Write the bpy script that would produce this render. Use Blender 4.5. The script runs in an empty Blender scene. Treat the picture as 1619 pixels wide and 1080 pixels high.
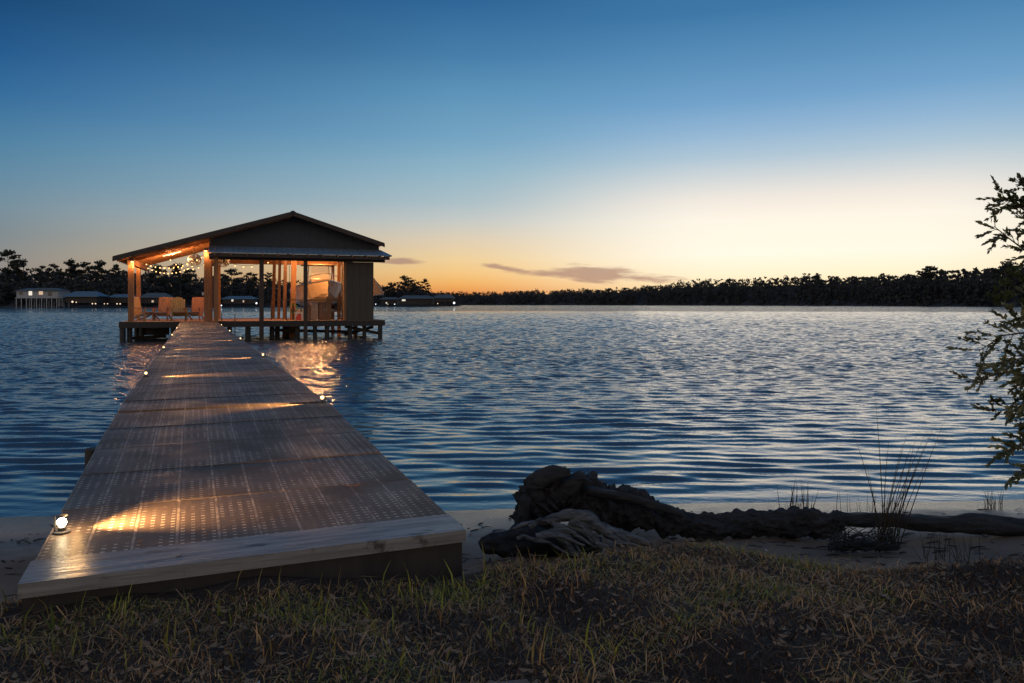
import bpy, math, random
import numpy as np
from mathutils import Vector, noise as mnoise

sc = bpy.context.scene
col = sc.collection
R = math.radians
rnd = random.Random(7)
rng = np.random.default_rng(11)

# ------------------------------------------------------------------ camera
F, CX, HY, HC = 1200.0, 809.5, 481.0, 1.62      # focal length (photo px), centre column, horizon row, eye height
cam = bpy.data.cameras.new('camera')
cam.sensor_width = 36.0
cam.lens = 36.0 * F / 1619.0
cam.shift_y = -(540.0 - HY) / 1619.0
cam.clip_start, cam.clip_end = 0.05, 12000
co = bpy.data.objects.new('camera', cam); col.objects.link(co)
co.location = (0, 0, HC); co.rotation_euler = (R(90), 0, 0)
sc.camera = co

def at(px, py, Y):
    return Vector(((px - CX) / F * Y, Y, HC - (py - HY) / F * Y))

# ------------------------------------------------------------------ sky
def lin(c):
    return tuple((v / 255 / 12.92) if v / 255 <= .04045 else ((v / 255 + .055) / 1.055) ** 2.4 for v in c)
SUN_AZ = R(21.8)
w = bpy.data.worlds.new('World'); sc.world = w; w.use_nodes = True
nt = w.node_tree; N = nt.nodes; L = nt.links
for n in list(N): N.remove(n)
def nd(t, **k):
    n = N.new(t)
    for a, b in k.items(): setattr(n, a, b)
    return n
def mth(op, a, b=None, c=None, clamp=False):
    n = nd('ShaderNodeMath', operation=op, use_clamp=clamp)
    for i, v in enumerate((a, b, c)):
        if v is None: continue
        if isinstance(v, (int, float)): n.inputs[i].default_value = v
        else: L.new(v, n.inputs[i])
    return n.outputs[0]
tc = nd('ShaderNodeTexCoord')
sep = nd('ShaderNodeSeparateXYZ'); L.new(tc.outputs['Generated'], sep.inputs[0])
X_, Y_, Z_ = sep.outputs
az = mth('ARCTAN2', X_, Y_)                              # 0 along the view, positive to the right
off = mth('ABSOLUTE', mth('SUBTRACT', az, SUN_AZ))
off = mth('MINIMUM', off, mth('SUBTRACT', 2 * math.pi, off))
def zof(y, px):
    a = math.atan((px - CX) / F)
    return math.sin(math.atan((HY - y) / F * math.cos(a)))
def ramp(px, stops, high):
    r = nd('ShaderNodeValToRGB'); cr = r.color_ramp; cr.interpolation = 'B_SPLINE' if False else 'LINEAR'
    pts = sorted([(max(0, zof(y, px)), lin(c)) for y, c in stops] + [(z, lin(c)) for z, c in high])
    while len(cr.elements) > 1: cr.elements.remove(cr.elements[-1])
    cr.elements[0].position = pts[0][0]; cr.elements[0].color = (*pts[0][1], 1)
    for z, c in pts[1:]:
        e = cr.elements.new(z); e.color = (*c, 1)
    L.new(Z_, r.inputs[0]); return r.outputs[0]
HI = [(.55, (44, 88, 138)), (1.0, (84, 106, 138))]
rA = ramp(1290, [(0, (64, 120, 166)), (90, (94, 146, 188)), (150, (114, 162, 202)), (200, (146, 182, 212)), (240, (174, 198, 214)), (275, (208, 215, 217)),
                 (310, (238, 232, 223)), (345, (251, 245, 231)), (400, (254, 249, 231)), (435, (253, 241, 208)), (465, (250, 220, 165))], HI)
rB = ramp(720, [(0, (50, 102, 150)), (90, (74, 127, 169)), (150, (96, 148, 184)), (220, (118, 164, 194)), (270, (144, 180, 198)), (320, (170, 190, 198)),
                (350, (196, 200, 196)), (380, (222, 206, 180)), (410, (238, 208, 158)), (432, (243, 199, 134)), (450, (240, 178, 106)), (464, (226, 148, 88)), (480, (205, 125, 85))], HI)
rC = ramp(60, [(0, (28, 72, 116)), (90, (42, 92, 142)), (150, (56, 108, 154)), (220, (80, 128, 162)), (280, (100, 138, 162)), (330, (118, 142, 156)),
               (370, (126, 138, 144)), (410, (140, 139, 136)), (450, (146, 134, 126))], [(.55, (40, 72, 112)), (1.0, (84, 106, 138))])
rD = ramp(809, [(481, (232, 208, 180)), (400, (238, 214, 188)), (250, (220, 202, 184)), (0, (176, 170, 168))], [(.6, (110, 124, 146)), (1.0, (84, 106, 138))])  # out-of-view sky behind and overhead, brightened and warmed as added foreground fill
def mixc(f, a, b):
    n = nd('ShaderNodeMix', data_type='RGBA'); L.new(f, n.inputs['Factor']); L.new(a, n.inputs['A']); L.new(b, n.inputs['B'])
    return n.outputs['Result']
def mr(v, a, b, c=0., d=1., smooth=False):
    n = nd('ShaderNodeMapRange', clamp=True)
    if smooth: n.interpolation_type = 'SMOOTHSTEP'
    for i, x in enumerate((a, b, c, d)): n.inputs[i + 1].default_value = x
    L.new(v, n.inputs[0]); return n.outputs[0]
s1 = mixc(mr(off, R(6), R(27), smooth=True), rA, rB)
s2 = mixc(mr(off, R(26), R(56)), s1, rC)
s3 = mixc(mr(off, R(58), R(130)), s2, rD)
hs = nd('ShaderNodeHueSaturation'); hs.inputs['Saturation'].default_value = 1.03; L.new(s3, hs.inputs['Color']); s3 = hs.outputs[0]
# thin dusk cloud streaks low in the west, laid out by direction
cmb = nd('ShaderNodeCombineXYZ')
L.new(mth('MULTIPLY', az, 7.0), cmb.inputs[0]); L.new(mth('MULTIPLY', mth('ADD', Z_, mth('MULTIPLY', az, .055)), 42.0), cmb.inputs[1])
cn = nd('ShaderNodeTexNoise'); cn.inputs['Scale'].default_value = 2.1; cn.inputs['Detail'].default_value = 7; cn.inputs['Roughness'].default_value = .56
L.new(cmb.outputs[0], cn.inputs['Vector'])
def blob(px, py, wx, wy, slope=0.):
    a0 = math.atan((px - CX) / F); z0 = zof(py, px)
    dx = mth('DIVIDE', mth('SUBTRACT', az, a0), wx / F)
    dz = mth('SUBTRACT', Z_, z0)
    if slope: dz = mth('ADD', dz, mth('MULTIPLY', mth('SUBTRACT', az, a0), slope))
    dz = mth('DIVIDE', dz, wy / F)
    return mth('SUBTRACT', 1.0, mth('SQRT', mth('ADD', mth('MULTIPLY', dx, dx), mth('MULTIPLY', dz, dz))), clamp=True)
m = mth('MAXIMUM', blob(875, 433, 95, 9, .05), blob(632, 413, 55, 8))
for b_ in ((945, 433, 95, 20, .08), (1015, 441, 85, 11, .05), (795, 423, 60, 6, .14)): m = mth('MAXIMUM', m, blob(*b_))
cm = mr(mth('ADD', mth('MULTIPLY', m, .8), mth('MULTIPLY', mth('SUBTRACT', cn.outputs[0], .5), 1.5)), .12, .55, 0, .8, True)
cm = mth('MULTIPLY', cm, mr(m, 0, .2))
cc = nd('ShaderNodeRGB'); cc.outputs[0].default_value = (*lin((168, 134, 122)), 1)
s4 = mixc(cm, s3, cc.outputs[0])
bg = nd('ShaderNodeBackground'); L.new(s4, bg.inputs[0]); bg.inputs[1].default_value = 1.0
sky = nd('ShaderNodeTexSky', sky_type='NISHITA', sun_disc=False)
sky.sun_elevation = R(.5); sky.sun_rotation = SUN_AZ
bg2 = nd('ShaderNodeBackground'); L.new(sky.outputs[0], bg2.inputs[0]); bg2.inputs[1].default_value = .006
ad = nd('ShaderNodeAddShader'); L.new(bg.outputs[0], ad.inputs[0]); L.new(bg2.outputs[0], ad.inputs[1])
wo = nd('ShaderNodeOutputWorld'); L.new(ad.outputs[0], wo.inputs[0])

sun = bpy.data.lights.new('sun', 'SUN'); sun.energy = .06; sun.angle = R(25); sun.specular_factor = .1; sun.color = (1, .78, .55)
so = bpy.data.objects.new('sun', sun); col.objects.link(so)
so.rotation_euler = Vector((-math.sin(SUN_AZ), -math.cos(SUN_AZ), -math.tan(R(4)))).to_track_quat('-Z', 'Y').to_euler()

sc.view_settings.view_transform = 'Standard'; sc.view_settings.look = 'None'
sc.view_settings.exposure = 0; sc.view_settings.gamma = 1
sc.render.engine = 'CYCLES'
sc.cycles.use_denoising = True
sc.cycles.sample_clamp_indirect = 4
sc.cycles.max_bounces = 6

# ------------------------------------------------------------------ materials
class G:
    def __init__(s, name):
        s.m = bpy.data.materials.new(name); s.m.use_nodes = True; s.t = s.m.node_tree
        s.p = s.t.nodes['Principled BSDF']; s.out = s.t.nodes['Material Output']
    def n(s, t, ins=None, **k):
        x = s.t.nodes.new(t)
        for a, b in k.items(): setattr(x, a, b)
        for a, b in (ins or {}).items():
            if isinstance(b, bpy.types.NodeSocket): s.t.links.new(b, x.inputs[a])
            else: x.inputs[a].default_value = b
        return x
    def ma(s, op, a, b=None, c=None, clamp=False):
        ins = {i: v for i, v in enumerate((a, b, c)) if v is not None}
        return s.n('ShaderNodeMath', ins, operation=op, use_clamp=clamp).outputs[0]
    def link(s, a, b): s.t.links.new(a, b)
    def mix(s, f, a, b):
        x = s.n('ShaderNodeMix', data_type='RGBA')
        for k, v in (('Factor', f), ('A', a), ('B', b)):
            if isinstance(v, bpy.types.NodeSocket): s.link(v, x.inputs[k])
            else: x.inputs[k].default_value = v if k == 'Factor' else (*v, 1)
        return x.outputs['Result']
    def coords(s, scale=(1, 1, 1)):
        t = s.n('ShaderNodeTexCoord'); mp = s.n('ShaderNodeMapping', {'Vector': t.outputs['Object'], 'Scale': scale})
        return mp.outputs[0]
    def noise(s, vec, scale, detail=5, rough=.55):
        return s.n('ShaderNodeTexNoise', {'Vector': vec, 'Scale': scale, 'Detail': detail, 'Roughness': rough}).outputs[0]
    def rng(s, v, a, b, c=0., d=1.):
        return s.n('ShaderNodeMapRange', {0: v, 1: a, 2: b, 3: c, 4: d}, clamp=True).outputs[0]
    def bump(s, h, strength=.3, dist=.02):
        b = s.n('ShaderNodeBump', {'Height': h, 'Strength': strength, 'Distance': dist}); s.link(b.outputs[0], s.p.inputs['Normal'])

def mat(name, c1, c2=None, rough=.7, scale=6, stretch=(1, 1, 1), bump=.3, bd=.01, metal=0, spec=.5):
    g = G(name); c2 = c2 or tuple(v * .65 for v in c1)
    v = g.coords(stretch); f = g.noise(v, scale, 6)
    g.link(g.mix(g.rng(f, .3, .7), c1, c2), g.p.inputs['Base Color'])
    g.p.inputs['Roughness'].default_value = rough; g.p.inputs['Metallic'].default_value = metal
    g.p.inputs['Specular IOR Level'].default_value = spec
    if bump: g.bump(g.noise(v, scale * 3, 4), bump, bd)
    return g.m
def emit(name, c, s):
    g = G(name); g.p.inputs['Base Color'].default_value = (*c, 1)
    g.p.inputs['Emission Color'].default_value = (*c, 1); g.p.inputs['Emission Strength'].default_value = s
    return g.m

M = {}
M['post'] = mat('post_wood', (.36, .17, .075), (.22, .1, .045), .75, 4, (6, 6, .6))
M['deckwood'] = mat('deck_wood', (.36, .22, .13), (.24, .14, .09), .7, 3, (8, 1, 1))
M['darkwood'] = mat('dark_treated_wood', (.05, .04, .037), (.028, .024, .023), .8, 4, (4, 4, .7))
M['pile'] = mat('pile_wood', (.045, .038, .034), (.022, .022, .021), .7, 5, (5, 5, .8))
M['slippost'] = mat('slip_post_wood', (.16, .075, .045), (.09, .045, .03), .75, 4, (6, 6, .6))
M['ceil'] = mat('ceiling_wood', (.4, .18, .08), (.26, .12, .05), .7, 4, (1, 8, 1))
M['siding'] = mat('shed_siding', (.08, .07, .058), (.062, .054, .046), .8, 4, (3, 3, .6))
M['gable'] = mat('gable_siding', (.052, .059, .073), (.042, .048, .06), .8, 3, (5, 1, 1))
g = G('metal_roofing'); v = g.coords()
sx = g.n('ShaderNodeSeparateXYZ', {0: v}).outputs[0]
g.link(g.mix(g.rng(g.noise(v, 1.5), .3, .7), (.2, .29, .4), (.14, .215, .31)), g.p.inputs['Base Color'])
g.p.inputs['Metallic'].default_value = .1; g.p.inputs['Roughness'].default_value = .5
g.bump(g.ma('POWER', g.ma('ABSOLUTE', g.ma('SINE', g.ma('MULTIPLY', sx, 13.7))), 8.), .8, .03); M['awning'] = g.m
M['roofdark'] = mat('dark_roof_metal', (.035, .038, .044), (.025, .027, .032), .5, 3, bump=.1, metal=.3)
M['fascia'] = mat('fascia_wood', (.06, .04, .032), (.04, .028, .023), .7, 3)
M['gel'] = mat('boat_gelcoat', (.78, .56, .34), (.7, .5, .3), .25, 2, bump=0)
M['alu'] = mat('brushed_aluminium', (.5, .5, .5), (.4, .4, .4), .35, 4, bump=0, metal=.8)
M['canvas'] = mat('tan_canvas', (.42, .3, .2), (.34, .24, .16), .85, 4)
M['plastic_dark'] = mat('dark_plastic', (.05, .05, .055), (.035, .035, .04), .45, 8, bump=0)
M['wire'] = mat('black_wire', (.03, .03, .03), (.02, .02, .02), .5, 8, bump=0)
M['bulb'] = emit('warm_bulb_glow', (1, .58, .22), 2.6)
M['lens'] = emit('near_deck_lamp_glow', (1, .78, .46), 45)
M['lensfar'] = emit('deck_lamp_glow', (1, .66, .3), 3.4)
M['strip'] = emit('strip_lamp_glow', (1, .6, .32), 2.2)
M['winlit'] = emit('lit_window', (1, .93, .78), .7)
M['winwarm'] = emit('warm_window', (1, .72, .5), .45)
M['farlamp'] = emit('far_lamp_glow', (1, .74, .5), 1.1)
M['farwhite'] = emit('far_white_lamp', (.9, .97, 1), 1.8)
M['glass'] = mat('dark_glass', (.05, .06, .08), (.04, .05, .06), .1, 3, bump=0)
M['housewhite'] = mat('pale_house_siding', (.36, .38, .4), (.3, .31, .33), .8, 2, (.3, .3, 4))
M['houseroof'] = mat('grey_house_roof', (.1, .125, .14), (.07, .09, .1), .6, 2)
M['blueroof'] = mat('blue_metal_roof', (.11, .18, .24), (.08, .14, .19), .45, 2)
M['houseback'] = mat('brown_house_wall', (.05, .042, .04), (.035, .03, .03), .8, 2)
M['leaf_far'] = mat('far_foliage', (.075, .08, .085), (.042, .047, .052), .9, .12, bump=0, spec=.1)  # bluish lift of distant haze is painted into this foliage colour
M['leaf_pine'] = mat('pine_foliage', (.06, .066, .06), (.032, .038, .036), .9, .2, bump=0, spec=.1)
M['leaf_light'] = mat('lighter_foliage', (.09, .105, .04), (.045, .055, .025), .9, .2, bump=0, spec=.1)
M['trunk_far'] = mat('far_trunk', (.06, .05, .042), (.04, .033, .03), .9, 1, bump=0)
M['hill'] = mat('wooded_hill_ground', (.07, .074, .08), (.045, .049, .054), 1, .05, bump=0, spec=.05)
M['bark'] = mat('bark', (.09, .075, .06), (.045, .038, .032), .9, 14, (1, 1, .3), .6)
M['reed'] = mat('reed_stem', (.06, .05, .03), (.03, .026, .018), .8, 8, bump=0, spec=.2)

# tree leaves near the camera
g = G('shrub_leaf'); v = g.coords(); f = g.noise(v, 9, 2)
g.link(g.mix(g.rng(f, .35, .65), (.06, .08, .04), (.19, .21, .115)), g.p.inputs['Base Color'])
g.p.inputs['Roughness'].default_value = .45; g.p.inputs['Specular IOR Level'].default_value = .4; M['leaf'] = g.m

# driftwood
def wood_mat(name, a, b, rough):
    g = G(name); v = g.coords((2.2, 9, 9)); f = g.noise(v, 3.2, 8, .65); f2 = g.noise(g.coords(), 5, 5)
    g.link(g.mix(g.rng(f, .35, .68), a, b), g.p.inputs['Base Color']); g.p.inputs['Roughness'].default_value = rough
    g.bump(g.ma('ADD', f, g.ma('MULTIPLY', f2, .6)), .9, .05); return g.m
M['drift'] = wood_mat('charred_driftwood', (.014, .013, .014), (.055, .05, .048), .62)
M['silver'] = wood_mat('silver_driftwood', (.025, .024, .025), (.3, .285, .27), .55)

# wet-to-dry sand
g = G('beach_sand'); t = g.n('ShaderNodeTexCoord'); v = t.outputs['Object']
z = g.n('ShaderNodeSeparateXYZ', {0: v}).outputs[2]
n1 = g.noise(v, 2.2, 6); n2 = g.noise(v, 34, 4, .7); n3 = g.noise(g.n('ShaderNodeMapping', {'Vector': v, 'Scale': (1, 2.4, 1)}).outputs[0], 7, 7, .7)
dry = g.mix(g.rng(n1, .3, .7), (.24, .17, .12), (.15, .105, .078))
wet = g.mix(g.rng(n1, .3, .7), (.13, .105, .085), (.19, .155, .12))
hh = g.ma('ADD', z, g.ma('MULTIPLY', g.ma('SUBTRACT', n1, .5), .12))
wetf = g.rng(hh, .03, .12)
sand = g.mix(wetf, wet, dry)
debris = g.ma('GREATER_THAN', n3, .62)
sand = g.mix(g.ma('MULTIPLY', debris, .8), sand, (.035, .028, .022))
soil = g.mix(g.rng(n2, .3, .7), (.045, .028, .016), (.018, .011, .007))
sy = g.n('ShaderNodeSeparateXYZ', {0: v}).outputs[1]
gf = g.n('ShaderNodeAttribute', attribute_name='turf').outputs['Fac']
g.link(g.mix(g.rng(g.ma('ADD', gf, g.ma('MULTIPLY', g.ma('SUBTRACT', n2, .5), .5)), .35, .6), sand, soil), g.p.inputs['Base Color'])
g.link(g.rng(hh, .03, .12, .16, .9), g.p.inputs['Roughness'])
g.bump(g.ma('ADD', g.ma('MULTIPLY', n2, .5), n1), .5, .03); M['sand'] = g.m

# turf blades: attribute-driven colour families
g = G('turf_blade'); a = g.n('ShaderNodeAttribute', attribute_name='tone').outputs['Fac']
r = g.n('ShaderNodeValToRGB', {0: a}); cr = r.color_ramp; cr.interpolation = 'LINEAR'
for i, (p_, c) in enumerate([(0, (.045, .026, .014)), (.3, (.19, .105, .05)), (.5, (.58, .34, .16)), (.66, (.26, .19, .055)), (.85, (.17, .19, .035)), (1, (.3, .3, .04))]):
    e = cr.elements[0] if i == 0 else cr.elements.new(p_) if i < 5 else cr.elements[-1]
    e.position = p_; e.color = (*c, 1)
g.link(r.outputs[0], g.p.inputs['Base Color']); g.p.inputs['Roughness'].default_value = .6; g.p.inputs['Specular IOR Level'].default_value = .3
M['blade'] = g.m

# dock grating panel: raised ribs along the dock, rows of short slots, fine cross grooves
def panel_mat():
    g = G('grated_composite_panel'); t = g.n('ShaderNodeTexCoord'); v = t.outputs['Object']
    s = g.n('ShaderNodeSeparateXYZ', {0: v}); u, y = s.outputs[0], s.outputs[1]
    rib = g.ma('GREATER_THAN', g.ma('ABSOLUTE', g.ma('SUBTRACT', g.ma('FRACT', g.ma('DIVIDE', u, .15)), .5)), .465)
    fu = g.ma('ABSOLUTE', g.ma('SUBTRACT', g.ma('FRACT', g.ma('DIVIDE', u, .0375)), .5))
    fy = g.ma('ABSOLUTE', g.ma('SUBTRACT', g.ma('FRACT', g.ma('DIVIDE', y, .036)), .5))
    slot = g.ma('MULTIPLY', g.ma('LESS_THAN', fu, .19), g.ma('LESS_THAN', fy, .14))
    vr = g.n('ShaderNodeVectorMath', {0: v, 1: g.n('ShaderNodeObjectInfo').outputs['Location']}, operation='ADD').outputs[0]
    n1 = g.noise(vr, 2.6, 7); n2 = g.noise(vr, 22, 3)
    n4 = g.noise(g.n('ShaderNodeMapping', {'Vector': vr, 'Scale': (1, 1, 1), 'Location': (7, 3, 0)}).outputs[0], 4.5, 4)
    glint = g.ma('MULTIPLY', g.rng(n4, .38, .56), g.rng(n2, .3, .48, .4, 1.0))
    oi = g.n('ShaderNodeObjectInfo').outputs['Random']
    base = g.mix(g.rng(n1, .3, .7), (.095, .07, .054), (.155, .115, .086))
    base = g.mix(g.ma('MULTIPLY', oi, .7), base, (.06, .052, .05))
    c = g.mix(g.ma('MULTIPLY', rib, g.rng(n2, .35, .62, .08, .7)), base, (.42, .37, .32))
    c = g.mix(g.ma('MULTIPLY', slot, glint), c, (.5, .45, .38))  # pale slot dots: glints of sky light painted into the base colour
    c = g.mix(g.ma('MULTIPLY', slot, g.ma('MULTIPLY', g.ma('SUBTRACT', 1.0, glint), .7)), c, (.03, .03, .03))
    stain = g.rng(g.noise(vr, 1.3, 8, .7), .52, .62)
    c = g.mix(g.ma('MULTIPLY', stain, .55), c, (.07, .055, .045))
    g.link(c, g.p.inputs['Base Color'])
    g.link(g.rng(n1, .35, .65, .34, .6), g.p.inputs['Roughness']); g.p.inputs['Specular IOR Level'].default_value = .28
    gr = g.ma('SINE', g.ma('MULTIPLY', y, 2 * math.pi / .012))
    h = g.ma('ADD', g.ma('MULTIPLY', rib, 1.6), g.ma('MULTIPLY', gr, .35)); h = g.ma('ADD', h, g.ma('MULTIPLY', n2, .8))
    h = g.ma('SUBTRACT', h, g.ma('MULTIPLY', slot, 1.0))
    g.bump(h, .7, .003); return g.m
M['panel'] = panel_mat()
g = G('weathered_trim_board'); v = g.coords((1.2, 14, 14)); f = g.noise(v, 2.6, 8, .62); d = g.noise(g.coords((1, 3, 1)), 5, 6, .7)
c = g.mix(g.rng(f, .3, .7), (.3, .285, .27), (.15, .14, .135)); c = g.mix(g.rng(d, .58, .66, 0, .85), c, (.03, .026, .022))
g.link(c, g.p.inputs['Base Color']); g.link(g.rng(f, .3, .7, .22, .5), g.p.inputs['Roughness']); g.bump(f, .5, .012); M['trim'] = g.m

# lake
g = G('lake_water'); t = g.n('ShaderNodeTexCoord'); v = t.outputs['Object']
g.p.inputs['Base Color'].default_value = (.042, .064, .084, 1); g.p.inputs['Roughness'].default_value = .06
g.p.inputs['IOR'].default_value = 1.5; g.p.inputs['Specular IOR Level'].default_value = .5
v1 = g.n('ShaderNodeMapping', {'Vector': v, 'Scale': (1, 2.1, 1), 'Rotation': (0, 0, R(7))}).outputs[0]
v2 = g.n('ShaderNodeMapping', {'Vector': v, 'Scale': (1, 1.5, 1), 'Rotation': (0, 0, R(-16))}).outputs[0]
a = g.noise(v1, 3.1, 3, .55); b = g.noise(v2, 8.5, 3, .6); c = g.noise(v, .06, 3, .5)
yy = g.n('ShaderNodeSeparateXYZ', {0: v}).outputs[1]
calm = g.ma('MULTIPLY', g.rng(c, .35, .65, .55, 1.15), g.rng(yy, 8, 26, .1, 1.0))
v3 = g.n('ShaderNodeMapping', {'Vector': v, 'Scale': (1, 1.25, 1), 'Rotation': (0, 0, R(4))}).outputs[0]
d = g.noise(v3, .95, 2, .5); pz = g.noise(v3, .5, 4, .65)
far_ = g.rng(yy, 10, 34, 0.0, 1.0)
hgt = g.ma('ADD', g.ma('MULTIPLY', g.ma('ADD', a, g.ma('MULTIPLY', b, .5)), calm), g.ma('MULTIPLY', g.ma('MULTIPLY', d, far_), 2.4))
g.bump(g.ma('MULTIPLY', hgt, 1.0), 1.0, .06); M['water'] = g.m

# ------------------------------------------------------------------ mesh helpers
class MB:
    def __init__(s): s.v = []; s.f = []
    def add(s, vs, fs):
        o = len(s.v); s.v += [tuple(x) for x in vs]; s.f += [tuple(o + i for i in f) for f in fs]; return s
    def hexa(s, c8):
        return s.add(c8, [(0, 3, 2, 1), (4, 5, 6, 7), (0, 1, 5, 4), (1, 2, 6, 5), (2, 3, 7, 6), (3, 0, 4, 7)])
    def box(s, x0, x1, y0, y1, z0, z1):
        return s.hexa([(x0, y0, z0), (x1, y0, z0), (x1, y1, z0), (x0, y1, z0), (x0, y0, z1), (x1, y0, z1), (x1, y1, z1), (x0, y1, z1)])
    def bar(s, a, b, w_, h_, up=(0, 0, 1)):
        a, b = Vector(a), Vector(b); d = (b - a).normalized(); up = Vector(up)
        if abs(d.dot(up)) > .98: up = Vector((0, 1, 0))
        x = d.cross(up).normalized() * w_ / 2; y = x.cross(d).normalized() * h_ / 2
        return s.hexa([a - x - y, a + x - y, a + x + y, a - x + y, b - x - y, b + x - y, b + x + y, b - x + y])
    def tube(s, pts, rad, n=8, cap=True):
        pts = [Vector(p) for p in pts]; rad = rad if hasattr(rad, '__len__') else [rad] * len(pts)
        o = len(s.v); prev = None
        for i, p in enumerate(pts):
            d = (pts[min(i + 1, len(pts) - 1)] - pts[max(i - 1, 0)])
            d = d.normalized() if d.length > 0 else Vector((0, 0, 1))
            x = prev - d * prev.dot(d) if prev else d.orthogonal()
            x.normalize(); prev = x; y = d.cross(x)
            for k in range(n):
                t = 2 * math.pi * k / n; s.v.append(tuple(p + (x * math.cos(t) + y * math.sin(t)) * rad[i]))
        for i in range(len(pts) - 1):
            for k in range(n):
                a = o + i * n + k; b = o + i * n + (k + 1) % n; s.f.append((a, b, b + n, a + n))
        if cap: s.f.append(tuple(o + k for k in range(n))[::-1]); s.f.append(tuple(o + (len(pts) - 1) * n + k for k in range(n)))
        return s
    def lathe(s, c, prof, n=16):
        o = len(s.v)
        for r_, z in prof:
            for k in range(n):
                t = 2 * math.pi * k / n; s.v.append((c[0] + r_ * math.cos(t), c[1] + r_ * math.sin(t), c[2] + z))
        for i in range(len(prof) - 1):
            for k in range(n):
                a = o + i * n + k; b = o + i * n + (k + 1) % n; s.f.append((a, b, b + n, a + n))
        s.f.append(tuple(o + k for k in range(n))[::-1]); s.f.append(tuple(o + (len(prof) - 1) * n + k for k in range(n)))
        return s
    def ball(s, c, r_, n=8):
        return s.lathe(c, [(max(.02, math.sin(math.pi * i / 6)) * r_, -math.cos(math.pi * i / 6) * r_) for i in range(7)], n)
    def build(s, name, m, parent=None, loc=None, smooth=False):
        me = bpy.data.meshes.new(name); vs = s.v
        if loc is not None: vs = [(a - loc[0], b - loc[1], c - loc[2]) for a, b, c in vs]
        me.from_pydata(vs, [], s.f); me.materials.append(m if not isinstance(m, str) else M[m])
        if smooth: me.polygons.foreach_set('use_smooth', [True] * len(me.polygons))
        me.update(); o = bpy.data.objects.new(name, me); col.objects.link(o)
        if parent: o.parent = parent
        if loc is not None: o.location = loc
        return o
def tag(o, label=None, cat=None, group=None, kind=None):
    for k, v in (('label', label), ('category', cat), ('group', group), ('kind', kind)):
        if v: o[k] = v
    return o
def thing(name, label, cat, loc=(0, 0, 0), rz=0, group=None):
    o = bpy.data.objects.new(name, None); col.objects.link(o); o.location = loc; o.rotation_euler = (0, 0, rz)
    o.empty_display_size = .2
    return tag(o, label, cat, group)
def np_mesh(name, verts, quads, m, parent=None, smooth=False, attr=None, nper=4):
    me = bpy.data.meshes.new(name); nv, nf = len(verts), len(quads)
    me.vertices.add(nv); me.vertices.foreach_set('co', np.asarray(verts, np.float32).ravel())
    me.loops.add(nf * nper); me.loops.foreach_set('vertex_index', np.asarray(quads, np.int32).ravel())
    me.polygons.add(nf); me.polygons.foreach_set('loop_start', np.arange(0, nf * nper, nper, dtype=np.int32))
    me.polygons.foreach_set('loop_total', np.full(nf, nper, np.int32))
    if smooth: me.polygons.foreach_set('use_smooth', np.ones(nf, bool))
    me.materials.append(M[m]); me.update(calc_edges=True)
    if attr:
        for k, a in attr.items():
            at_ = me.attributes.new(k, 'FLOAT', 'POINT'); at_.data.foreach_set('value', np.asarray(a, np.float32))
    o = bpy.data.objects.new(name, me); col.objects.link(o)
    if parent: o.parent = parent
    return o

# ------------------------------------------------------------------ ground and lake
def waterline(X): return 6.02 + .075 * X + .05 * np.sin(X * 1.3)
def bankline(X):
    return np.interp(X, [-30, -6, -1.7, -.2, .15, .7, 1.2, 1.75, 2.4, 4, 30], [2.25, 2.3, 2.66, 3.22, 3.15, 3.4, 3.36, 3.12, 3.3, 3.5, 4.3]) + .06 * np.sin(X * 3.1) + .04 * np.sin(X * 7.7 + 1)
def ground_z(X, Y):
    X = np.asarray(X, float); Y = np.asarray(Y, float)
    yw, yb = waterline(X), bankline(X)
    d = yw - Y
    sand = np.where(d < 0, d * .16, .085 * d)
    sand = sand + .012 * np.sin(X * 2.3 + Y * 1.1) * np.clip(d, 0, 1) + .008 * np.sin(X * 6.1 - Y * 4.3) * np.clip(d, 0, 1)
    t = np.clip((yb + .28 - Y) / .55, 0, 1); t = t * t * (3 - 2 * t)
    turf = .60 + .02 * np.clip(3 - Y, 0, 40) + .018 * np.sin(X * 4.3 + Y * 2) + .014 * np.sin(X * 1.7 - Y * 5.1) + .008 * np.sin(X * 11 + Y * 9)
    turf = turf + .045 * np.clip((-X - .4) / 1.0, 0, 1) + .008 * np.exp(-((X - .85) / .45) ** 2)
    return sand * (1 - t) + turf * t
def axis(inner, step, outer, k=1.12):
    a = list(np.arange(-inner, inner + 1e-6, step)); s_ = step; x = inner
    while x < outer: s_ *= k; x += s_; a.append(x); a.insert(0, -x)
    return np.array(a)
gx = axis(6, .035, 400)
gy = np.concatenate([-np.geomspace(400, 1.5, 30), np.arange(-1.3, 1.5, .2), np.arange(1.5, 7.2, .03), np.arange(7.3, 12, .4)])
XX, YY = np.meshgrid(gx, gy); ZZ = ground_z(XX, YY)
tf = np.clip((bankline(XX) + .1 - YY) / .25 + .5, 0, 1)
def gridq(ny, nx):
    i = np.arange(ny * nx).reshape(ny, nx)
    return np.stack([i[:-1, :-1], i[:-1, 1:], i[1:, 1:], i[1:, :-1]], -1).reshape(-1, 4)
tag(np_mesh('ground', np.stack([XX, YY, ZZ], -1).reshape(-1, 3), gridq(*XX.shape), 'sand', smooth=True, attr={'turf': tf.ravel()}), kind='structure')

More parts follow.
